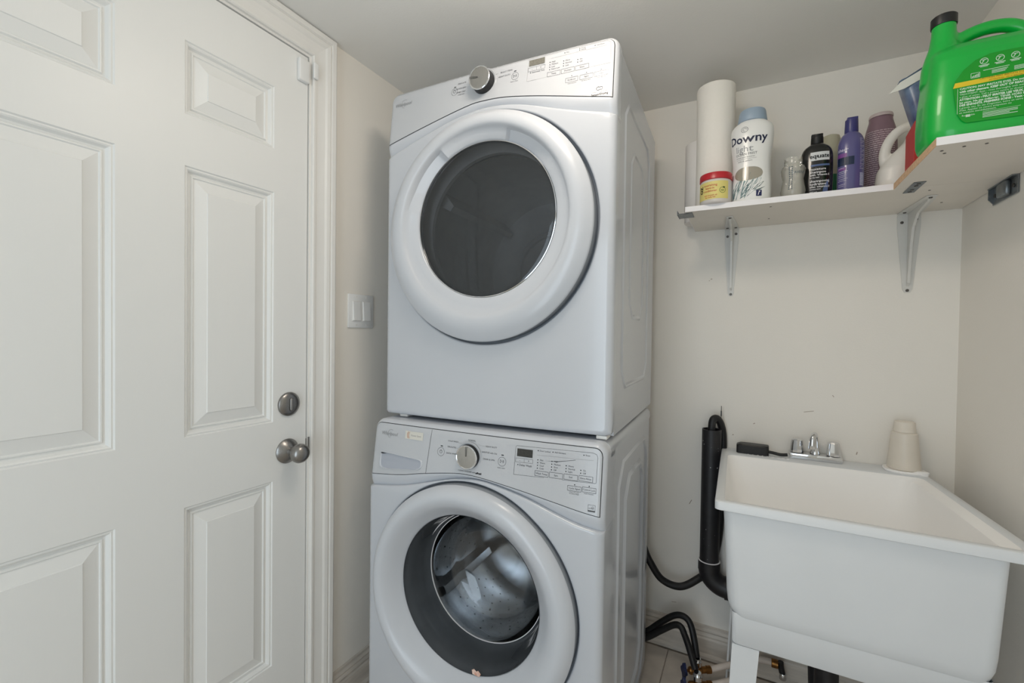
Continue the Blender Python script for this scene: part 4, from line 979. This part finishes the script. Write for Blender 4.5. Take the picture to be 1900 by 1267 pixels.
# white cup-shaped container on a saucer
t = thing('soap_container', 'off-white tapered plastic container with narrow cap on the sink corner', 'container', (.441, 1.852, .8395))
MB().lathe([(.040, 0), (.0425, .002), (.0425, .010), (.039, .045), (.0345, .095), (.033, .113), (.029, .117)], 56).obj('container_body', M['offwhite'], t)
MB().lathe([(.0275, .117), (.0285, .118), (.0285, .128), (.027, .130), (.0265, .146), (.025, .150), (.012, .151)], 48).obj('screw_cap', M['offwhite'], t)
t = thing('soap_saucer', 'thin off-white folded cloth pad under the tapered container', 'cloth', (.442, 1.852, .8302))
MB().loft([(0, 0, 0, .050, .042, 3), (.004, 0, 0, .053, .045, 3), (.0088, 0, 0, .052, .044, 3)], 40).obj('pad', M['basin'], t)
MB().loft([(.0, .030, -.030, .022, .010, 2.5), (.010, .032, -.032, .022, .008, 2.5), (.013, .036, -.032, .014, .005, 2.5)], 24).obj('fold', M['basin'], t)
# black box with cable
t = thing('power_adapter', 'black plastic adapter box with short thick cord lying left of the faucet', 'adapter', (.016, 1.852, .8302), rad(-3))
MB().loft([(0, 0, 0, .049, .019, 8), (.002, 0, 0, .0515, .021, 8), (.030, 0, 0, .0515, .021, 8), (.0345, .004, 0, .046, .018, 6)], 48).obj('case', M['dark'], t, smooth=30)
MB().tube([(.048, -.004, .014), (.066, -.004, .012), (.088, -.008, .010), (.108, -.006, .012)], .0055, 12, 6).obj('cord', M['hose'], t)
# scattered crumbs of sealant on the ledge
t = thing('sealant_crumbs', 'small pale lumps of old sealant on the ledge in front of the black adapter', 'crumbs'); t['kind'] = 'stuff'
COL.objects.unlink(t); bpy.data.objects.remove(t)
cr = MB(); random.seed(4)
for i in range(9):
    x = .0+.015*i; cr.box(x, x+random.uniform(.003, .012), 1.822, 1.827, .8302, .8325, .0005, 1)
o = cr.obj('sealant_crumbs', M['edgeband'], smooth=0); tag(o, 'pale lumps of old sealant along the ledge in front of the black adapter', 'sealant'); o['kind'] = 'stuff'

# ------------------------------------------------------------------ drain pipe and hoses
t = thing('standpipe', 'black plastic drain standpipe rising against the wall left of the sink', 'pipe', (-.120, 1.845, 0))
p = MB().lathe([(.0335, .385), (.0335, .905), (.0295, .905), (.0295, .80)], 40, cap0=False, cap1=False); p.obj('pipe', M['abs'], t)
MB().lathe([(.0345, .410), (.0385, .410), (.0385, .375)], 40, cap0=False, cap1=False).tube([(0, 0, .405), (0, 0, .375), (.012, 0, .345), (.040, 0, .325), (.075, 0, .320)], .0372, 24, 6, caps=False).lathe([(.0405, -.02), (.0405, .02)], 32, c=(.075, 0, .320), axis='x').tube([(.09, 0, .32), (.12, 0, .319), (.15, 0, .318)], .033, 24, 3).obj('elbow', M['abs'], t)
MB().lathe([(.0345, .4095), (.0388, .4105), (.0345, .4125)], 40, cap0=False, cap1=False).obj('glue_ring', M['edgeband'], t)
sp_ = MB(); random.seed(5)
for i in range(15):
    a = rad(random.uniform(190, 320)); z = random.uniform(.42, .89); r = .0340; q_ = random.uniform(.0003, .0016)
    cx, cy = r*cos(a), r*sin(a); tx, ty = -sin(a)*q_, cos(a)*q_
    sp_.quad((cx-tx, cy-ty, z-q_), (cx+tx, cy+ty, z-q_*.6), (cx+tx, cy+ty, z+q_), (cx-tx, cy-ty, z+q_*.7))
sp_.obj('paint_specks', M['edgeband'], t, smooth=0, fix=False)['kind'] = 'stuff'
dhp = [(-.40, 1.80, .62), (-.372, 1.80, .50), (-.348, 1.80, .415), (-.325, 1.805, .365), (-.285, 1.82, .305), (-.222, 1.835, .287), (-.165, 1.862, .315), (-.120, 1.892, .36), (-.092, 1.892, .48), (-.083, 1.892, .69), (-.083, 1.890, .86), (-.090, 1.882, .915), (-.104, 1.864, .943), (-.118, 1.848, .935), (-.121, 1.845, .88)]
o = MB().tube(dhp, .0135, 16, 8).obj('drain_hose', M['hose']); tag(o, 'thick black drain hose looping from the washer up into the standpipe', 'hose')
o = MB().box(-.0915, -.0895, 1.876, 1.882, .86, .990, .0006, 1).box(-.0925, -.0885, 1.8755, 1.8825, .952, .972, .0006, 1).obj('cable_tie', M['dark'], smooth=0); tag(o, 'black strap end sticking up at the mouth of the standpipe', 'strap')
o = MB().tube([(-.42, 1.80, .05), (-.341, 1.80, .092), (-.285, 1.80, .146), (-.238, 1.795, .190), (-.205, 1.79, .203), (-.178, 1.78, .192), (-.160, 1.76, .150), (-.148, 1.739, .098)], .0115, 14, 8).obj('supply_hose', M['hose']); tag(o, 'black rubber water hose, the outer one nearer the wall of the pair', 'hose', 'washer supply hoses')
o = MB().tube([(-.42, 1.775, .04), (-.336, 1.775, .085), (-.281, 1.775, .130), (-.232, 1.768, .172), (-.206, 1.760, .178), (-.190, 1.745, .160), (-.172, 1.718, .138), (-.146, 1.680, .092)], .0115, 14, 8).obj('supply_hose', M['hose']); tag(o, 'black rubber water hose, the inner lower one of the pair', 'hose', 'washer supply hoses')
def valve(x, y, z, lab, rz):
    t = thing('water_valve', lab, 'valve', (x, y, z), rz, 'brass laundry valves')
    MB().lathe([(.0135, .018), (.0155, .020), (.0155, .034), (.0135, .036), (.012, .045)], 20).obj('hose_nut', M['chrome'], t)
    MB().lathe([(.009, 0), (.011, .004), (.011, .02)], 16).lathe([(.010, -.030), (.013, -.026), (.013, -.010), (.0155, -.008), (.0155, .012), (.011, .016), (.011, .034), (.013, .036), (.013, .050), (.0105, .052)], 20, axis='x').obj('valve_body', M['brass'], t)
    MB().lathe([(.005, -.044), (.005, -.028)], 12, axis='x').obj('stem', M['brass'], t)
    h = MB(); pts = []
    for i in range(24):
        a = 2*PI*i/24; r = .019+.004*cos(4*a); pts.append((r*.55*cos(a), r*1.25*sin(a)))
    h.prism([(u_*1.5, v_) for u_, v_ in pts], -.052, -.043, 'x'); ho = h.obj('handle', M['bluehandle'], t, smooth=0)
    MB().tube([(.052, 0, 0), (.12, .004, .010), (.20, .008, .020)], .0105, 14, 4).obj('supply_pipe', M['pex'], t)
    return t
valve(-.146, 1.738, .052, 'brass water valve with navy handle, the rear one under the hoses', rad(32))
valve(-.138, 1.672, .046, 'brass water valve with navy handle, the front one under the hoses', rad(30))
t = thing('supply_pipe_stub', 'white pipe with brass fitting and black connector seen under the sink', 'pipe', (.04, 1.86, .085))
MB().tube([(-.02, 0, -.006), (.03, 0, 0), (.052, 0, 0)], .0115, 14, 3).obj('pipe', M['pex'], t)
MB().lathe([(.0125, .050), (.0145, .052), (.0145, .070), (.012, .072)], 20, axis='x').obj('fitting', M['brass'], t)
MB().tube([(.078, 0, .012), (.080, 0, -.006), (.084, -.002, -.024)], .010, 14, 4).obj('connector', M['hose'], t)
MB().lathe([(.0105, -.046), (.0115, -.044), (.0115, -.026), (.010, -.024)], 16, c=(.086, -.002, 0)).obj('nut', M['chrome'], t)
t = thing('drain_trap', 'black plastic drain trap hanging below the sink', 'pipe', (.212, 1.56, 0))
MB().lathe([(.030, .40), (.030, .522)], 32).tube([(0, 0, .41), (0, 0, .22), (.0, .02, .17), (.0, .07, .15), (.0, .12, .17), (0, .16, .24), (0, .24, .30), (0, .30, .315)], .030, 20, 6).obj('trap_bend', M['abs'], t)
MB().lathe([(.033, .36), (.039, .362), (.039, .39), (.033, .392)], 24).obj('slip_nut', M['abs'], t)
